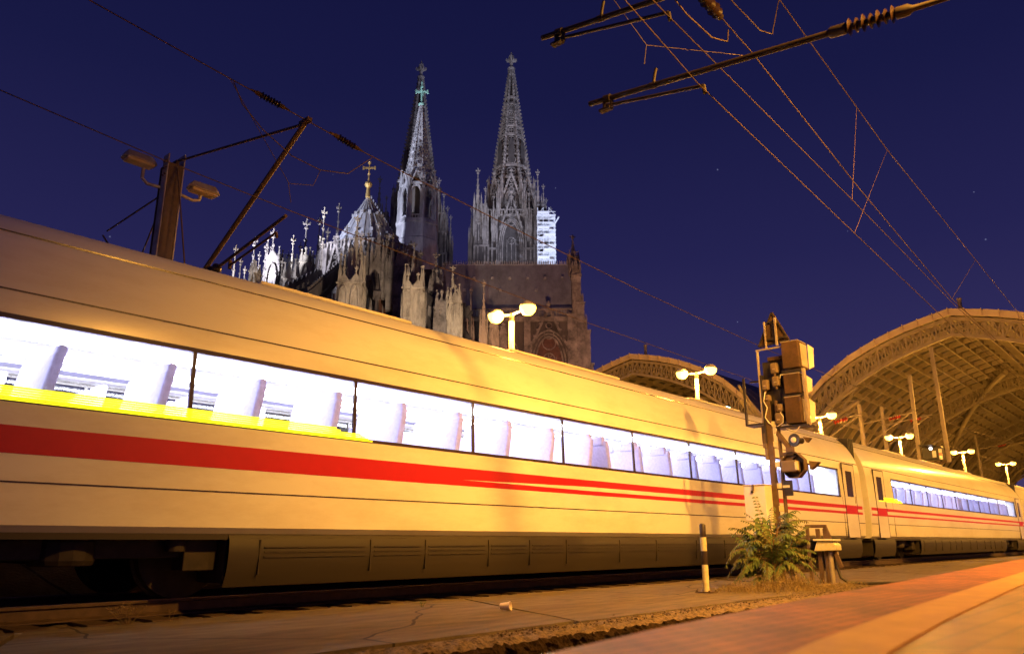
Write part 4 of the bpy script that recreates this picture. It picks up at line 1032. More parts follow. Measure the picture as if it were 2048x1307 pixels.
for D, s, lab in ((29.0, 70, 'branching roof column where the two front arches meet, behind the signal'), (29.0, 100, 'second branching roof column, between the thin posts'), (29.0, 130, 'large branching column beside the hanging signal'), (29, 160, 'farthest branching column under the big roof'),
                  (-2.0, 100, 'branching column at the right edge of the big roof'), (-2.0, 130, 'far branching column near the right edge')):
    column(lab, D, s, 8.6, None)
# lattice girders along the valleys
def valley(label, D, s0, s1, z, sp=30):
    t = tthing('valley_girder', label, 'roof girder', D, s0, 0, 'lattice girders between the roof vaults')
    m = MB(); n = int((s1 - s0) / 2)
    def zz(x):
        a = (x % sp) / sp - 0.5; return z + 5.2 * (1 - (abs(a) * 2) ** 2.2)
    for i in range(n):
        a, b = i * 2.0, i * 2.0 + 2.0
        zu, zv = z + 7.4, z + 7.4
        m.bar((a, 0, zz(a)), (b, 0, zz(b)), 0.26, 0.22); m.bar((a, 0, zz(a) + 1.3), (b, 0, zz(b) + 1.3), 0.22, 0.18)
        m.bar((a, 0, zz(a)), (b, 0, zz(b) + 1.3), 0.10); m.bar((a, 0, zz(a) + 1.3), (b, 0, zz(b)), 0.10); m.bar((a, 0, zz(a)), (a, 0, zz(a) + 1.3), 0.1)
    m.build('lattice', M['hall'], t); return t
valley('lattice arch row between the two roof vaults', 29.0, 70, 160, 7.6)
valley('lattice arch row at the right edge of the big roof', -2.0, 100, 160, 7.6)
# thin overhead line posts standing in the hall
for px_, (D, s, h) in zip(('thin grey post left of the twin lamp in the hall', 'thin grey post just right of it in the hall', 'thin post beside the lamp at the edge of the big roof', 'thin far post near the right edge'), ((18.6, 60.5, 10.5), (18.6, 66.0, 11.0), (17.5, 45.5, 8.5), (18.6, 100, 12))):
    t = tthing('hall_post', px_, 'post', D, s, 0, 'thin overhead line posts in the hall')
    MB().lathe([(0.22, 0.4), (0.20, 1.0), (0.14, h)], (0, 0, 0), 12).build('shaft', M['hall'], t, True)
    m = MB(); m.tube([(0, 0, h - 1.5), (0, -3.6, h - 1.0)], 0.05, 6); m.tube([(0, 0, h - 3.2), (0, -3.4, h - 1.1)], 0.04, 6); m.build('bracket', M['hall'], t)
    m = MB(); insulator(m, (0, -2.0, h - 1.35), (0, -2.8, h - 1.2), 0.16, 5, 0.06); m.build('insulator', M['redins'], t, True)
for px_, (D, s, z) in zip(('small grey stack on the crown of the big roof', 'small grey stack on the crown of the smaller roof'), ((12.8, 71.0, 18.8), (43.4, 71.0, 19.9))):
    t = tthing('roof_vent', px_, 'roof vent', D, s, z)
    MB().lathe([(0.16, 0), (0.16, 1.2), (0.20, 1.22), (0.20, 1.35), (0.12, 1.4)], (0, 0, 0), 10).build('pipe', M['hall'], t, True)

# ---------------------------------------------------------------- the cathedral
def atY(px, py, Y):
    r = (px - 1024) / F; u = (653 - py) / F
    fy = math.cos(PITCH) - u * math.sin(PITCH); fz = math.sin(PITCH) + u * math.cos(PITCH); t = Y / fy
    return r * t, CZ + fz * t
CA = thing('cathedral', 'huge dark gothic cathedral with two openwork spires, floodlit against the night sky', 'cathedral', (0, 150, -6))
ZB = 6.0   # local z = world z + ZB
def cl(x, Y, z): return (x, Y - 150, z + ZB)

def crockets(m, pts0, pts1, n, size):
    """little leaf bumps along an edge from pts0 to pts1, leaning outwards"""
    a, b = Vector(pts0), Vector(pts1); c0 = Vector((0, 0, 0))
    for i in range(n):
        t = (i + 0.5) / n; p = a.lerp(b, t); out = Vector((p.x, p.y, 0))
        if out.length > 1e-4: out.normalize()
        s_ = size * (1 - 0.45 * t); q = p + out * s_ * 0.45
        m.box(q, (s_ * 0.8, s_ * 0.8, s_ * 0.5), math.atan2(out.y, out.x)); m.box(q + out * s_ * 0.3 + Vector((0, 0, s_ * 0.4)), (s_ * 0.4, s_ * 0.4, s_ * 0.5), math.atan2(out.y, out.x))
def finial(m, z, h, w):
    m.lathe([(w * 0.12, z), (w * 0.10, z + h * 0.35), (w * 0.34, z + h * 0.38), (w * 0.30, z + h * 0.46), (w * 0.10, z + h * 0.50), (w * 0.07, z + h * 0.85), (w * 0.16, z + h * 0.9), (0.01, z + h)], (0, 0, 0), 6)
    for k in range(4):
        a = k * math.pi / 2
        m.box((math.cos(a) * w * 0.33, math.sin(a) * w * 0.33, z + h * 0.64), (w * 0.42, w * 0.16, h * 0.09), a)
        m.box((math.cos(a) * w * 0.48, math.sin(a) * w * 0.48, z + h * 0.69), (w * 0.14, w * 0.2, h * 0.10), a)
def pinnacle_mesh(name, m_):
    """10 m high, about 1.6 m wide; origin at its foot"""
    m = MB(); w = 0.62
    m.box((0, 0, 2.0), (1.24, 1.24, 4.0))
    for k in range(4):
        a = k * math.pi / 2; ca, sa = math.cos(a), math.sin(a)
        P = lambda x, y, z: (x * ca - y * sa, x * sa + y * ca, z)
        for yy in (-0.56, 0.56): m.box(P(0.64, yy, 2.0), (0.12, 0.18, 4.0), a)
        m.box(P(0.64, 0, 3.2), (0.10, 0.2, 1.6), a); m.box(P(0.64, 0, 0.8), (0.10, 0.14, 1.4), a)
        m.prism([P(0.58, -0.72, 3.9), P(0.58, 0.72, 3.9), P(0.58, 0, 5.2)], (0, 0, 0), (0.16 * ca, 0.16 * sa, 0))
        m.box(P(0.68, 0, 5.35), (0.16, 0.16, 0.5), a)
        m.box(P(0.72, 0.72, 3.6), (0.34, 0.34, 3.6)); m.add([P(0.53, 0.53, 5.3), P(0.91, 0.53, 5.3), P(0.91, 0.91, 5.3), P(0.53, 0.91, 5.3), P(0.70, 0.70, 7.0)], [(0, 1, 4), (1, 2, 4), (2, 3, 4), (3, 0, 4)])
        crockets(m, P(0.50, 0.50, 4.3), P(0.06, 0.06, 8.9), 7, 0.22)
    m.add([(-0.55, -0.55, 4.0), (0.55, -0.55, 4.0), (0.55, 0.55, 4.0), (-0.55, 0.55, 4.0), (0, 0, 9.3)], [(0, 1, 4), (1, 2, 4), (2, 3, 4), (3, 0, 4), (3, 2, 1, 0)])
    finial(m, 8.9, 1.15, 0.85)
    return m.mesh(name, m_)
PM = {k: pinnacle_mesh('pinnacle', M[k]) for k in ('stone', 'stone_pale')}
def pinnacle(par, x, Y, ztip, w, zbase, m='stone', local=None):
    h = ztip - zbase
    o = bpy.data.objects.new('pinnacle', PM[m]); COL.objects.link(o); o.parent = par
    o.location = local if local else cl(x, Y, zbase); o.scale = (w / 1.5, w / 1.5, h / 10.1); o.rotation_euler = (0, 0, R(6)); return o

def window_face(m, tr, c, ang, w, z0, z1, spring, depth=0.5, frame=0.45, mull=3):
    """pointed window on a vertical wall face: c = (x, y) of the wall, ang = outward heading; m gets stone, tr gets glass"""
    ca, sa = math.cos(ang), math.sin(ang)
    P = lambda u, o, z: (c[0] + o * ca - u * sa, c[1] + o * sa + u * ca, z)
    ap = arch_pts(w, spring - z0, z1 - z0)
    tr.add([P(u, 0.06, z0 + z) for u, z in ap], [tuple(range(len(ap)))])
    for k, (off, d) in enumerate(((0.0, 0.25), (frame, 0.5), (2 * frame, 0.8))):
        sc = 1 + 2 * off / w; q = [(u * sc, (z * (1 + off / (z1 - z0)))) for u, z in ap]
        for a, b in zip(q, q[1:]): m.bar(P(a[0], d * 0.5 * depth * 2, z0 + a[1]), P(b[0], d * 0.5 * depth * 2, z0 + b[1]), frame * 0.55, frame * 0.55)
    for i in range(1, mull + 1):
        u = -w / 2 + w * i / (mull + 1); top = spring + (z1 - spring) * 0.35
        m.bar(P(u, 0.2, z0), P(u, 0.2, top), 0.18)
    n = 14; rr_ = w * 0.2; zc = spring + (z1 - spring) * 0.30
    for i in range(n):
        a0, a1 = i * 2 * math.pi / n, (i + 1) * 2 * math.pi / n
        m.bar(P(rr_ * math.cos(a0), 0.2, zc + rr_ * math.sin(a0)), P(rr_ * math.cos(a1), 0.2, zc + rr_ * math.sin(a1)), 0.16)
        if i % 2 == 0: m.bar(P(0, 0.2, zc), P(rr_ * math.cos(a0), 0.2, zc + rr_ * math.sin(a0)), 0.12)
def gable_face(m, c, ang, w, z0, z1, o=0.6):
    ca, sa = math.cos(ang), math.sin(ang)
    P = lambda u, oo, z: (c[0] + oo * ca - u * sa, c[1] + oo * sa + u * ca, z)
    m.bar(P(-w / 2, o, z0), P(0, o, z1), 0.4, 0.4); m.bar(P(w / 2, o, z0), P(0, o, z1), 0.4, 0.4)
    for i in range(7):
        t = (i + 0.5) / 7
        for sg in (-1, 1): m.box(P(sg * (w / 2 * (1 - t) + 0.25), o, z0 + (z1 - z0) * t + 0.2), (0.35, 0.35, 0.4))
    for k in range(3):
        zc = z0 + (z1 - z0) * (0.22 + 0.2 * k); rr_ = w * (0.16 - 0.045 * k); n = 10
        for i in range(n):
            a0, a1 = i * 2 * math.pi / n, (i + 1) * 2 * math.pi / n
            m.bar(P(rr_ * math.cos(a0), o, zc + rr_ * math.sin(a0)), P(rr_ * math.cos(a1), o, zc + rr_ * math.sin(a1)), 0.18)
    m.box(P(0, o, z1 + 0.7), (0.25, 0.25, 1.8)); m.box(P(0, o, z1 + 0.9), (0.9, 0.9, 0.3))

def tower(x, Y):
    t = bpy.data.objects.new('tower', None); COL.objects.link(t); t.parent = CA; t.location = cl(x, Y, 0)
    # square stage
    m = MB(); d = MB(); d.span((-7.8, -7.8, 20), (7.8, 7.8, 93)); tr = MB()
    for k in range(4):
        a = k * math.pi / 2; ca, sa = math.cos(a), math.sin(a)
        window_face(m, tr, (7.8 * ca, 7.8 * sa), a, 5.2, 66, 90.5, 82, frame=0.5)
        gable_face(m, (7.8 * ca, 7.8 * sa), a, 6.6, 87.5, 98.5, 1.1)
        P = lambda u, o, z: (o * ca - u * sa, o * sa + u * ca, z)
        for zc in (74, 82, 92.5): 
            m.box(P(0, 8.1, zc) if zc == 92.5 else P(5.3, 8.2, zc), (1.0, 15.8 if zc == 92.5 else 3.2, 0.5), a)
            if zc != 92.5: m.box(P(-5.3, 8.2, zc), (1.0, 3.2, 0.5), a)
        for u in (-4.2, -5.6, 4.2, 5.6, -6.9, 6.9): m.box(P(u, 8.15, 76), (0.7, 0.45, 34), a)
        for i in range(20):
            m.box(P(-7.6 + i * 0.8, 8.6, 93.4), (0.25, 0.25, 1.4), a)
        m.box(P(0, 8.6, 94.1), (0.3, 15.6, 0.25), a)
    # clustered corner buttresses, stepping back as they rise
    for sx_ in (-1, 1):
        for sy_ in (-1, 1):
            for q, (w, z1) in enumerate(((4.6, 74), (4.0, 82), (3.3, 89), (2.6, 95))):
                d.box((sx_ * 8.6, sy_ * 8.6, (40 + z1) / 2), (w, w, z1 - 40))
                for e_ in (-0.25, 0.25):
                    m.box((sx_ * 8.6 + e_ * w, sy_ * 8.6, z1 - 3.2), (w * 0.10, w + 0.3, 6)); m.box((sx_ * 8.6, sy_ * 8.6 + e_ * w, z1 - 3.2), (w + 0.3, w * 0.10, 6))
                m.box((sx_ * 8.6, sy_ * 8.6, z1), (w + 0.5, w + 0.5, 0.45))
                for ex in (-1, 1):
                    for ey in (-1, 1): m.box((sx_ * 8.6 + ex * w * 0.5, sy_ * 8.6 + ey * w * 0.5, z1 - 4), (0.5, 0.5, 8))
    m.build('square_stage', M['stone'], t); d.build('stage_wall', M['soot_shade'], t); tr.build('tower_window', M['stone_dark'], t)
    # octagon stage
    m = MB(); MB().lathe([(7.2, 92), (7.2, 101), (7.7, 101.2), (7.7, 101.8), (7.0, 102)], (0, 0, 0), 8, math.pi / 8).build('stage_wall', M['soot_shade'], t)
    tr = MB()
    for k in range(8):
        a = k * math.pi / 4; ca, sa = math.cos(a), math.sin(a); rr_ = 7.2 * math.cos(math.pi / 8)
        window_face(m, tr, (rr_ * ca, rr_ * sa), a, 2.4, 93, 100.4, 98, frame=0.3, mull=1)
        gable_face(m, (rr_ * ca, rr_ * sa), a, 4.4, 99.8, 106.5, 0.6)
        a2 = a + math.pi / 8; m.box((7.4 * math.cos(a2), 7.4 * math.sin(a2), 97.5), (1.1, 1.1, 11), a2)
        m.add([(7.4 * math.cos(a2) + ex, 7.4 * math.sin(a2) + ey, 103) for ex, ey in ((-.5, -.5), (.5, -.5), (.5, .5), (-.5, .5))] + [(7.3 * math.cos(a2), 7.3 * math.sin(a2), 108)], [(0, 1, 4), (1, 2, 4), (2, 3, 4), (3, 0, 4)])
    m.build('octagon_stage', M['stone'], t); tr.build('tower_window', M['stone_dark'], t)
    # openwork spire: eight crocketed ribs, rings of tracery between them, a solid core behind, painted dark for the shade inside
    z0, z1, r0, r1 = 101.5, 146.5, 6.5, 0.55
    def rad(z): return r0 + (r1 - r0) * (z - z0) / (z1 - z0)
    m = MB(); levels = []; z = z0; hgt = 4.6
    while z < 136: levels.append(z); z += hgt; hgt *= 0.93
    for k in range(8):
        a = math.pi / 8 + k * math.pi / 4; ca, sa = math.cos(a), math.sin(a)
        m.bar((r0 * ca, r0 * sa, z0), (r1 * ca, r1 * sa, z1), 0.55, 0.55)
        crockets(m, ((r0 + 0.2) * ca, (r0 + 0.2) * sa, z0), ((r1 + 0.15) * ca, (r1 + 0.15) * sa, z1), 34, 0.78)
        b = a + math.pi / 4; cb, sb = math.cos(b), math.sin(b)
        for i, z in enumerate(levels):
            r_ = rad(z); p, q = Vector((r_ * ca, r_ * sa, z)), Vector((r_ * cb, r_ * sb, z))
            m.bar(p, q, 0.55, 0.32)
            m.bar(p + Vector((ca, sa, 0)) * 0.05 + Vector((0, 0, 0.5)), q + Vector((cb, sb, 0)) * 0.05 + Vector((0, 0, 0.5)), 0.22, 0.22)
            zn = levels[i + 1] if i + 1 < len(levels) else 138.5; rn = rad(zn)
            pn, qn = Vector((rn * ca, rn * sa, zn)), Vector((rn * cb, rn * sb, zn))
            c = (p + q + pn + qn) / 4; ex = (q - p).normalized(); ez = ((pn + qn) / 2 - (p + q) / 2); hh = ez.length; ez.normalize(); R_ = min((q - p).length * 0.36, hh * 0.34)
            if i < 9:
                for u in range(8):
                    a0, a1 = u * math.pi / 4, (u + 1) * math.pi / 4
                    m.bar(c + ex * R_ * math.cos(a0) + ez * R_ * math.sin(a0), c + ex * R_ * math.cos(a1) + ez * R_ * math.sin(a1), 0.22)
                for sg in (-1, 1): m.bar(c + ex * sg * R_ * 0.9, c - ex * sg * R_ * 0.9 + ez * 0.01, 0.16)
                m.bar(c + ez * R_, c - ez * R_, 0.16)
    m.build('spire', M['stone'], t)
    MB().lathe([(r0 - 0.75, z0), (r1 * 0.4, z1)], (0, 0, 0), 8, math.pi / 8).build('spire_shade_core', M['stone_dark'], t)
    m = MB(); m.lathe([(0.5, 146), (1.0, 146.5), (1.25, 147.1), (1.0, 147.5), (0.5, 147.7), (0.45, 149.6), (0.7, 149.8), (0.35, 150.4), (0.3, 151.4), (0.45, 152), (0.1, 153.3)], (0, 0, 0), 8)
    for k in range(8):
        a = k * math.pi / 4; l = 1.3 if k % 2 == 0 else 0.8
        m.box((math.cos(a) * l * 0.7, math.sin(a) * l * 0.7, 149.9), (l * 0.9, 0.5, 0.5), a); m.box((math.cos(a) * l * 1.15, math.sin(a) * l * 1.15, 150.3), (0.5, 0.6, 0.6), a)
        m.box((math.cos(a) * 0.5, math.sin(a) * 0.5, 151.6), (0.5, 0.35, 0.4), a)
    m.build('finial', M['stone'], t)
    return t
T1 = tower(-0.2, 217); T1.scale = (1, 1, 1)
for (dx, dy, zt, w, zb) in ((-9.9, -9.2, 107.5, 2.2, 80), (7.8, -9.2, 107.0, 2.0, 80), (-10.6, -6.5, 99, 1.8, 78), (10.3, -6.5, 99, 1.8, 78), (-7.6, -9.8, 101, 1.6, 80), (-5.2, -9.2, 98.5, 1.3, 84), (5.2, -9.2, 99.5, 1.3, 84), (9.4, -9.6, 102, 1.6, 80), (-11.6, -9.0, 95, 1.5, 74), (11.5, -9.0, 95, 1.5, 74),
                        (-8.0, 6.5, 104, 1.8, 84), (8.2, 6.5, 104, 1.8, 84), (-3.8, -8.4, 104, 1.1, 92), (3.8, -8.4, 104, 1.1, 92)):
    pinnacle(T1, 0, 0, zt, w, zb, 'stone', (dx, dy, zb)); T1.children[-1].scale = (w / 1.5, w / 1.5, (zt - zb) / 10.1)
T2 = copy_tree(T1); T2.parent = CA; T2.location = cl(-29.6, 219.5, -1.5)
# two lit windows in the further tower
wx, wz = atY(870, 420, 210); m = MB()
for u in (-0.35, 0.35): m.box(cl(wx + u, 207.0, wz), (0.35, 0.1, 1.5))
m.build('lit_window', M['windowlit'], CA)

# crossing turret
tx, tY = -21.2, 160
t = bpy.data.objects.new('crossing_turret', None); COL.objects.link(t); t.parent = CA; t.location = cl(tx, tY, 0)
m = MB()
for k in range(8):
    a = math.pi / 8 + k * math.pi / 4; ca, sa = math.cos(a), math.sin(a); b = a + math.pi / 4; cb, sb = math.cos(b), math.sin(b)
    m.box((4.1 * ca, 4.1 * sa, 71.5), (0.62, 0.62, 13), a); m.box((4.55 * ca, 4.55 * sa, 70.5), (0.3, 0.3, 11), a)
    m.bar((4.3 * ca, 4.3 * sa, 78), (3.0 * ca, 3.0 * sa, 80.5), 0.35)
    m.add([(4.1 * ca + ex, 4.1 * sa + ey, 78) for ex, ey in ((-.4, -.4), (.4, -.4), (.4, .4), (-.4, .4))] + [(4.1 * ca, 4.1 * sa, 81.2)], [(0, 1, 4), (1, 2, 4), (2, 3, 4), (3, 0, 4)])
    m.box((4.1 * ca, 4.1 * sa, 81.0), (0.55, 0.55, 0.4)); m.box((4.5 * ca, 4.5 * sa, 78.6), (0.6, 0.5, 0.5), a)
    p, q = Vector((4.05 * ca, 4.05 * sa, 0)), Vector((4.05 * cb, 4.05 * sb, 0)); c = (p + q) / 2; ex = (q - p).normalized(); wd = (q - p).length
    ap = arch_pts(wd * 0.74, 5.6, 8.2, 6)
    for (u0, w0), (u1, w1) in zip(ap, ap[1:]): m.bar(c + ex * u0 + Vector((0, 0, 68.5 + w0)), c + ex * u1 + Vector((0, 0, 68.5 + w1)), 0.38, 0.5)
    m.bar(c + ex * -wd * 0.4 + Vector((0, 0, 77.2)), c + ex * wd * 0.4 + Vector((0, 0, 77.2)), 0.5, 0.5)
    n_ = c.normalized() * 0.3
    m.bar(c - ex * wd * 0.5 + n_ + Vector((0, 0, 76.4)), c + n_ + Vector((0, 0, 80.2)), 0.28); m.bar(c + ex * wd * 0.5 + n_ + Vector((0, 0, 76.4)), c + n_ + Vector((0, 0, 80.2)), 0.28)
    m.bar(c - ex * wd * 0.5 + Vector((0, 0, 69.6)), c + ex * wd * 0.5 + Vector((0, 0, 69.6)), 0.2, 0.2)
    for j in range(5): m.box(c + ex * (j - 2) * wd * 0.2 + Vector((0, 0, 69.1)), (0.14, 0.14, 1.0))
m.lathe([(5.2, 55), (5.0, 64), (4.8, 64.3), (4.7, 67.6), (5.0, 67.8), (4.9, 68.5)], (0, 0, 0), 8, math.pi / 8)
MB().lathe([(1.6, 68), (1.6, 78), (2.6, 79.3)], (0, 0, 0), 8, math.pi / 8).build('lantern_shade_core', M['soot_shade'], t)  # solid core coloured dark for the shade inside the open lantern
m.build('lantern', M['turret'], t)
m = MB(); m.lathe([(3.05, 79.2), (0.35, 98.6)], (0, 0, 0), 8, math.pi / 8)
for k in range(8):
    a = math.pi / 8 + k * math.pi / 4; ca, sa = math.cos(a), math.sin(a)
    m.bar((3.1 * ca, 3.1 * sa, 79.2), (0.4 * ca, 0.4 * sa, 98.6), 0.26); crockets(m, (3.2 * ca, 3.2 * sa, 79.2), (0.45 * ca, 0.45 * sa, 98), 20, 0.34)
    a2 = k * math.pi / 4
    for i in range(7):
        z = 80.5 + i * 2.0; r_ = (3.05 + (0.35 - 3.05) * (z - 79.2) / 19.4) * math.cos(math.pi / 8); s_ = 1 - i * 0.11
        m.lathe_dir([(0.001, 0.0), (0.5 * s_, -0.5), (0.62 * s_, -1.1)], (math.cos(a2) * (r_ + 0.05), math.sin(a2) * (r_ + 0.05), z + 1.0 * s_), (0, 0, 1), 6)
m.build('turret_spire', M['turret'], t)
m = MB(); m.lathe([(0.3, 98.4), (0.75, 98.9), (0.75, 99.2), (0.25, 99.5), (0.22, 104.9), (0.02, 105.6)], (0, 0, 0), 8)
for sg in (-1, 1): m.box((sg * 0.75, 0, 102.4), (1.1, 0.4, 0.42)); m.box((sg * 1.35, 0, 102.4), (0.3, 0.5, 0.85)); m.box((0, sg * 0.75, 102.4), (0.4, 1.1, 0.42))
m.box((0, 0, 103.6), (0.7, 0.7, 0.3)); m.build('cross', M['copper'], t)

# choir: apse walls, straight bay, roof
AX, AY = -25.0, 128.0
m, tr = MB(), MB(); NA = 12; rA = 8.6; d = MB()
d.lathe([(rA, 15 + ZB), (rA, 46.6 + ZB), (rA + 0.4, 46.8 + ZB), (rA + 0.4, 47.4 + ZB)], (AX, AY - 150, 0), NA, math.pi / NA)
d.span(cl(AX - 8.0, 129, 15), cl(-13.4, 165, 47)); d.build('choir_core', M['soot_shade'], CA)
for k in range(NA):
    a = k * 2 * math.pi / NA
    if math.sin(a) > 0.3: continue
    rr_ = rA * math.cos(math.pi / NA); c = (AX + rr_ * math.cos(a), AY - 150 + rr_ * math.sin(a))
    window_face(m, tr, c, a, 2.5, 26 + ZB, 43.5 + ZB, 39 + ZB, frame=0.32, mull=2)
    gable_face(m, c, a, 4.0, 42.0 + ZB, 48.6 + ZB, 0.5)
    a2 = a + math.pi / NA; m.box((AX + rA * math.cos(a2), AY - 150 + rA * math.sin(a2), 34 + ZB), (1.3, 1.3, 28), a2)
    # pierced parapet
    for j in range(6):
        u = (j - 2.5) * 0.75; m.box((c[0] - u * math.sin(a) + 0.5 * math.cos(a), c[1] + u * math.cos(a) + 0.5 * math.sin(a), 48.2 + ZB), (0.18, 0.3, 1.6), a)
    m.bar((c[0] - 2.2 * -math.sin(a), c[1] - 2.2 * math.cos(a), 49.0 + ZB), (c[0] + 2.2 * -math.sin(a), c[1] + 2.2 * math.cos(a), 49.0 + ZB), 0.3)
m.build('choir_wall', M['stone'], CA); tr.build('choir_window', M['tracery'], CA)
m = MB(); pk = Vector(cl(-25.0, 122.8, 58.2)); ring = []
for k in range(NA + 1):
    a = math.pi + math.pi * k / NA; ring.append(Vector((AX + 8.0 * math.cos(a), AY - 150 + 8.6 * math.sin(a), 47.2 + ZB)))
rl, rr2, rg = Vector(cl(AX - 8.0 + 3.5, 163, 47.2)), Vector(cl(AX + 8.0 + 3.5, 163, 47.2)), Vector(cl(-21.2, 163, 57.6))
for a, b in zip(ring, ring[1:]): m.add([a, b, pk], [(0, 1, 2)])
m.add([ring[0], pk, rg, rl], [(0, 1, 2, 3)]); m.add([ring[-1], rr2, rg, pk], [(0, 1, 2, 3)])
ro = m.build('choir_roof', M['lead'], CA)
m = MB()
for i, a in enumerate(ring): m.bar(a, pk, 0.16, 0.16)
for i in range(30):
    p = pk.lerp(rg, (i + 0.5) / 30); m.box(p + Vector((0, 0, 0.35)), (0.3, 0.5, 0.6)); m.box(p + Vector((0, 0, 0.8)), (0.16, 0.2, 0.35))
m.bar(pk, rg, 0.3, 0.3)
for a in ring[1:-1:2]:
    for tt in (0.35, 0.68):
        p = a.lerp(pk, tt); m.box(p + Vector((0, -0.15, 0.1)), (0.5, 0.7, 0.5))
m.build('ridge_crest', M['lead'], ro)
m = MB(); b0 = Vector(cl(-25.0, 122.6, 58.2))
m.lathe([(0.42, -0.3), (0.3, 1.4), (0.2, 1.5), (0.55, 1.75), (0.68, 2.1), (0.55, 2.45), (0.16, 2.65), (0.12, 4.0), (0.26, 4.1), (0.12, 4.25), (0.10, 6.2), (0.2, 6.3), (0.02, 6.6)], b0, 12)
m.box(b0 + Vector((0, 0, 5.3)), (2.0, 0.22, 0.26)); m.box(b0 + Vector((-1.0, 0, 5.3)), (0.26, 0.3, 0.55)); m.box(b0 + Vector((1.0, 0, 5.3)), (0.26, 0.3, 0.55)); m.box(b0 + Vector((0, 0, 6.3)), (0.5, 0.3, 0.4))
m.build('gilded_cross', M['gold'], CA)

# flying buttresses from the outer piers to the apse
def flyer(p, q, z0, z1):
    m = MB(); a = Vector((p[0], p[1] - 150, z0 + ZB)); b = Vector((q[0], q[1] - 150, z1 + ZB)); n = 9
    m.bar(a, b, 1.1, 1.5)
    for i in range(n):
        t0, t1 = i / n, (i + 1) / n
        f = lambda t: a.lerp(b, t) + Vector((0, 0, -1.6 - 3.4 * (1 - math.sqrt(max(0, 1 - (1 - t) ** 2 * 0.97)))))
        m.bar(f(t0), f(t1), 0.9, 0.8); m.bar(f(t0), a.lerp(b, t0), 0.3)
    for i in range(14):
        m.box(a.lerp(b, (i + 0.5) / 14) + Vector((0, 0, 1.0)), (0.5, 0.5, 0.7), 0.5)
    m.build('flying_buttress', M['soot_shade'], CA)
for ang, r_out in ((-168, 19), (-142, 19), (-112, 17), (-75, 17), (-45, 18), (-18, 19)):
    a = R(ang)
    flyer((AX + r_out * math.cos(a), AY + r_out * math.sin(a)), (AX + 8.8 * math.cos(a), AY + 8.8 * math.sin(a)), 36.5, 43.8)
    flyer((AX + r_out * math.cos(a), AY + r_out * math.sin(a)), (AX + 8.8 * math.cos(a), AY + 8.8 * math.sin(a)), 28.5, 35.0)

# buttress piers with blind arches and gables (local frame: front towards the camera)
def pier(px0, px1, pytop, Y, zbase=18, m_='stone_pale', gables=2):
    x0, z1 = atY(px0, pytop, Y); x1, _ = atY(px1, pytop, Y); w = x1 - x0; cx = (x0 + x1) / 2; dp = max(2.2, w * 0.8)
    m = MB(); yy = Y - 150
    m.span((x0, yy, zbase + ZB), (x1, yy + dp, z1 + ZB))
    m.span((x0 - 0.2, yy - 0.25, z1 + ZB - 0.35), (x1 + 0.2, yy + dp, z1 + ZB - 0.05)); zs = z1 - (z1 - zbase) * 0.42
    m.span((x0 - 0.35, yy - 0.5, zs + ZB - 0.3), (x1 + 0.35, yy + dp, zs + ZB))
    n = gables
    for lv, (za, zb) in enumerate(((zs + 0.3, z1 - 0.6), (max(zbase + 1, zs - (z1 - zs) * 0.9), zs - 0.7))):
        for i in range(n):
            c = x0 + w * (i + 0.5) / n; ww = w / n * 0.66; hh = zb - za
            ap = arch_pts(ww, hh * 0.72, hh, 4)
            for (u0, w0), (u1, w1) in zip(ap, ap[1:]): m.bar((c + u0, yy - 0.14, za + w0 + ZB), (c + u1, yy - 0.14, za + w1 + ZB), 0.22, 0.22)
            m.bar((c - ww * 0.5, yy - 0.1, za + ZB), (c + ww * 0.5, yy - 0.1, za + ZB), 0.2)
        for k in range(2):
            c = yy + dp * (k + 0.5) / 2; ww = dp / 2 * 0.66; hh = zb - za; ap = arch_pts(ww, hh * 0.72, hh, 4)
            for (u0, w0), (u1, w1) in zip(ap, ap[1:]):
                for xx in (x0 - 0.12, x1 + 0.12): m.bar((xx, c + u0, za + w0 + ZB), (xx, c + u1, za + w1 + ZB), 0.2, 0.2)
    for i in range(n):
        c = x0 + w * (i + 0.5) / n; ww = w / n
        m.prism([(c - ww * 0.5, yy - 0.2, z1 + ZB), (c + ww * 0.5, yy - 0.2, z1 + ZB), (c, yy - 0.2, z1 + ww * 0.75 + ZB)], (0, 0, 0), (0, dp * 0.9, 0))
        m.box((c, yy - 0.1, z1 + ww * 0.75 + 0.5 + ZB), (0.22, 0.22, 1.1)); m.box((c, yy - 0.1, z1 + ww * 0.75 + 0.75 + ZB), (0.5, 0.4, 0.22))
    for cx_, cy_ in ((x0 + 0.25, yy), (x1 - 0.25, yy), (x0 + 0.25, yy + dp - 0.3), (x1 - 0.25, yy + dp - 0.3)):
        hh = w * random.uniform(0.75, 1.15); q = 0.26
        m.box((cx_, cy_, z1 + ZB + hh * 0.15), (0.5, 0.5, hh * 0.35))
        m.add([(cx_ - q, cy_ - q, z1 + ZB + hh * 0.3), (cx_ + q, cy_ - q, z1 + ZB + hh * 0.3), (cx_ + q, cy_ + q, z1 + ZB + hh * 0.3), (cx_ - q, cy_ + q, z1 + ZB + hh * 0.3), (cx_, cy_, z1 + ZB + hh * 1.35)], [(0, 1, 4), (1, 2, 4), (2, 3, 4), (3, 0, 4)])
        m.box((cx_, cy_, z1 + ZB + hh * 1.25), (0.3, 0.3, 0.2))
    o = m.build('buttress_pier', M[m_], CA)
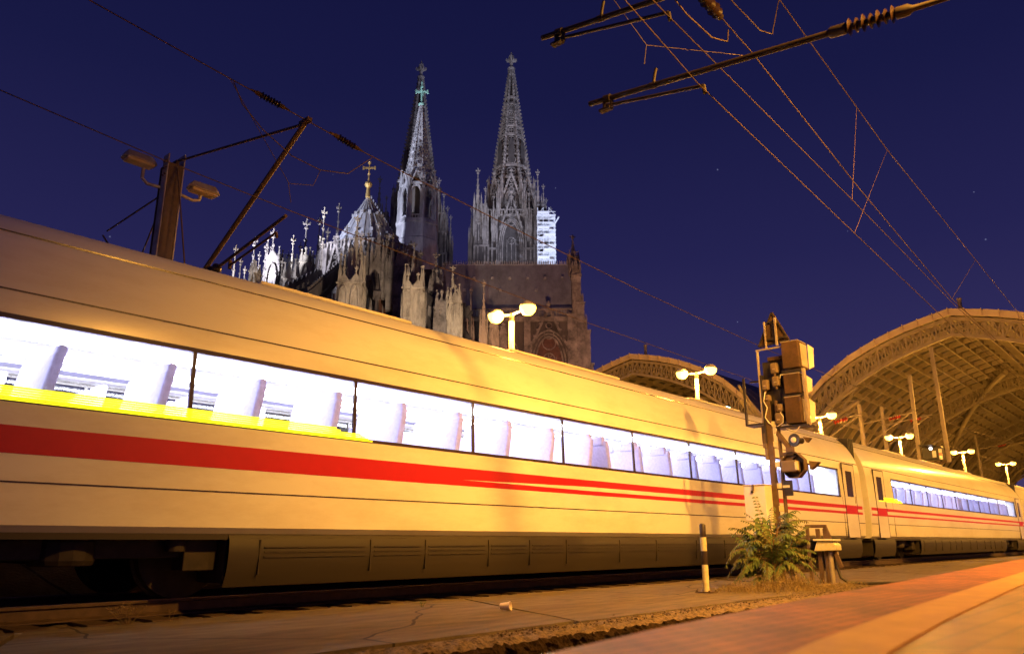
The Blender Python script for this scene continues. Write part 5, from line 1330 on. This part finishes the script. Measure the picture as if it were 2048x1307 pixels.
for p_ in ((676, 724, 562, 109, 18, 'stone_pale', 2), (792, 815, 528, 116, 18, 'stone', 1), (806, 846, 572, 108, 18, 'stone_pale', 2), (862, 884, 566, 116, 18, 'stone', 1), (898, 922, 600, 108, 16, 'stone_pale', 1), (870, 896, 612, 110, 16, 'stone', 1),
           (960, 978, 640, 138, 18, 'stone', 1), (980, 996, 650, 136, 18, 'stone_pale', 1), (1000, 1012, 664, 136, 18, 'stone', 1), (566, 592, 552, 124, 20, 'stone_pale', 1), (600, 622, 520, 130, 20, 'stone_pale', 1), (636, 656, 500, 132, 20, 'stone_pale', 1), (500, 514, 540, 122, 20, 'stone_pale', 1), (530, 560, 520, 130, 20, 'stone', 1)):
    pier(*p_)
PL = [  # tip px, tip py, depth, width, base z, stone
 (473, 487, 118, 1.2, 26, 'stone_pale'), (511, 470, 124, 1.7, 26, 'stone'), (491, 530, 118, 0.9, 26, 'stone_pale'), (534, 483, 128, 1.3, 28, 'stone'), (549, 453, 132, 1.9, 28, 'stone'), (566, 513, 124, 1.0, 26, 'stone_pale'),
 (588, 467, 130, 1.4, 28, 'stone_pale'), (595, 512, 126, 1.0, 26, 'stone_pale'), (602, 481, 134, 1.2, 28, 'stone_pale'), (615, 433, 136, 2.2, 28, 'stone'), (627, 500, 128, 1.1, 26, 'stone'), (641, 426, 138, 1.5, 30, 'stone_pale'),
 (650, 410, 136, 1.7, 30, 'stone_pale'), (657, 452, 128, 1.3, 30, 'stone_pale'), (679, 403, 130, 1.5, 34, 'stone'), (695, 448, 116, 1.4, 36, 'stone'), (705, 492, 112, 1.0, 34, 'stone_pale'), (716, 428, 114, 1.8, 36, 'stone_pale'), (722, 470, 110, 1.1, 32, 'stone_pale'),
 (738, 461, 117, 1.1, 38, 'stone'), (759, 441, 117, 1.9, 38, 'stone'), (774, 466, 118, 1.3, 38, 'stone'), (787, 463, 118, 1.7, 36, 'stone'), (800, 500, 118, 1.1, 36, 'stone'), (829, 482, 112, 1.5, 34, 'stone'), (816, 540, 108, 1.0, 32, 'stone_pale'),
 (848, 540, 112, 1.0, 30, 'stone'), (873, 502, 117, 1.9, 32, 'stone'), (890, 520, 122, 1.2, 32, 'stone'), (906, 529, 110, 1.5, 30, 'stone_pale'), (916, 575, 108, 0.9, 28, 'stone_pale'), (968, 556, 138, 1.4, 28, 'stone_pale'), (942, 570, 140, 1.2, 28, 'stone'), (520, 500, 126, 0.9, 28, 'stone'), (483, 512, 120, 0.9, 26, 'stone_pale'),
 (820, 505, 150, 1.6, 44, 'stone'), (806, 520, 146, 1.2, 42, 'stone'), (670, 470, 122, 1.1, 36, 'stone'), (646, 480, 122, 1.0, 32, 'stone_pale'), (578, 500, 134, 1.0, 30, 'stone')]
for px_, py_, Y, w, zb, mm in PL:
    x, z = atY(px_, py_, Y); pinnacle(CA, x, Y, z, w, zb, mm)
# north transept
xw, xe = -15.0, 12.4
MB().span(cl(xw, 147.5, 10), cl(xe, 163, 43.2)).build('transept_core', M['soot_shade'], CA); m = MB(); m.span(cl(xw, 147.1, 42.6), cl(xe, 147.5, 43.6))
tr = MB()
window_face(m, tr, (7.3, -2.5), -math.pi / 2, 5.6, 20 + ZB, 39.5 + ZB, 33 + ZB, frame=0.55, mull=3)
window_face(m, tr, (-1.5, -2.5), -math.pi / 2, 4.6, 20 + ZB, 38.5 + ZB, 33 + ZB, frame=0.45, mull=3)
gable_face(m, (7.3, -2.6), -math.pi / 2, 8.4, 36 + ZB, 45 + ZB, 0.7)
for x in (3.0, 11.6, -5.6): m.box(cl(x, 147.1, 28), (1.3, 1.4, 32))
for i in range(44): m.box(cl(xw + 0.3 + i * 0.62, 147.0, 44.3), (0.16, 0.2, 1.3))
m.span(cl(xw, 146.9, 44.9), cl(xe, 147.15, 45.15))
m.build('transept_wall', M['stone'], CA); tr.build('transept_window', M['tracery'], CA)
m = MB(); m.prism([cl(xw, 147.8, 43.4), cl(xw, 155, 57.3), cl(xw, 162.6, 43.4)], (0, 0, 0), (xe - xw, 0, 0)); tro = m.build('transept_roof', M['lead'], CA)
m = MB()
for i in range(34):
    x = xw + 0.4 + i * 0.81; m.bar(cl(x, 147.75, 43.45), cl(x, 154.95, 57.32), 0.09, 0.12)
for i in range(56):
    x = xw + 0.2 + i * 0.49; m.box(cl(x, 155, 57.7), (0.22, 0.16, 0.7)); m.box(cl(x, 155, 58.15), (0.1, 0.1, 0.25))
m.span(cl(xw, 154.9, 57.2), cl(xe, 155.1, 57.45)); 
for i in range(7):
    x = xw + 3.4 + i * 3.7; m.box(cl(x, 152.9, 53.6), (0.5, 0.8, 0.5)); 
    if i % 2 == 0: m.box(cl(x + 1.8, 151.2, 50.4), (0.5, 0.8, 0.5))
for x in (-9.5, -2.8, 3.8): m.bar(cl(x, 147.6, 43.3), cl(x, 154.0, 55.6), 0.22, 0.3)
m.build('roof_seam', M['lead'], tro)
m = MB(); gx = xe
m.prism([cl(gx, 146.8, 18), cl(gx, 163.2, 18), cl(gx, 163.2, 43.5), cl(gx, 155, 59.2), cl(gx, 146.8, 43.5)], (0, 0, 0), (1.2, 0, 0))
for k, (x, Y, w, z) in enumerate(((12.9, 147.2, 1.8, 52), (13.6, 146.6, 1.4, 46), (14.7, 147.4, 1.5, 40.5), (15.4, 148.2, 1.2, 34), (13.2, 155, 1.1, 58.5))):
    m.box(cl(x, Y, (10 + z) / 2), (w, w, z - 10))
    for zz in (z, z * 0.8, z * 0.62): m.box(cl(x, Y, zz), (w + 0.4, w + 0.4, 0.35))
m.build('gable_wall', M['stone'], CA)
for (px_, py_, Y, w, zb) in ((1145, 468, 154.5, 2.0, 52), (1150, 500, 147.2, 1.6, 50), (1157, 560, 146.6, 1.3, 43), (1164, 600, 147.4, 1.3, 38), (1168, 650, 148.2, 1.1, 32)):
    x, z = atY(px_, py_, Y); pinnacle(CA, x, Y, z, w, zb, 'stone')
# nave roof behind, and the lit wall of the south arm seen between the pinnacles
m = MB(); x0_, z0_ = atY(550, 516, 165); x1_, _ = atY(590, 516, 165); m.span(cl(x0_, 165, 20), cl(x1_ + 6, 175, z0_))
for i in range(6): m.box(cl(x0_ + 0.5 + i * 0.9, 165, z0_ + 0.5), (0.35, 0.3, 1.0))
m.build('south_transept', M['turret'], CA)
m = MB(); m.prism([cl(-28.5, 165, 44), cl(-20.2, 165, 57), cl(-12.5, 165, 44)], (0, 0, 0), (5.5, 44, 0)); m.build('nave_roof', M['lead'], CA)
m = MB(); m.prism([cl(-28.5, 165, 10), cl(-28.5, 165, 44), cl(-12.5, 165, 44), cl(-12.5, 165, 10)], (0, 0, 0), (5.5, 44, 0)); m.build('nave_wall', M['stone'], CA)

# scaffold on the near tower
SF = thing('scaffold', 'brightly floodlit white scaffold on the right side of the right tower', 'scaffold', (9.7, 204, 63.5))
m = MB()
for x in (-2.4, -0.8, 0.8, 2.5):
    for y in (-1.6, 1.6): m.bar((x, y, 0), (x, y, 28.5 if x < 1 else 26.5), 0.14)
for i in range(12):
    z = 1.5 + i * 2.25
    for y in (-1.6, 1.6): m.bar((-2.6, y, z + 1), (2.7, y, z + 1), 0.10)
    m.bar((-2.4, -1.65, z), (-0.8, -1.65, z + 2.2), 0.09); m.bar((0.8, -1.65, z + 2.2), (2.5, -1.65, z), 0.09)
m.bar((2.4, -1.6, 23.5), (3.6, -1.6, 25.6), 0.3)
m.build('tube_frame', M['scaffold'], SF)
for i in range(12):
    z = 1.5 + i * 2.25
    MB().span((-2.6, -1.7, z), (2.7, 1.7, z + 0.12)).build('deck', M['scaffold'], SF)
    if i % 3 != 1: MB().span((-2.5 if i % 2 else -0.7, -1.82, z + 0.2), (0.7 if i % 2 else 2.5, -1.74, z + 1.1)).build('net_panel', M['scaffold'], SF)
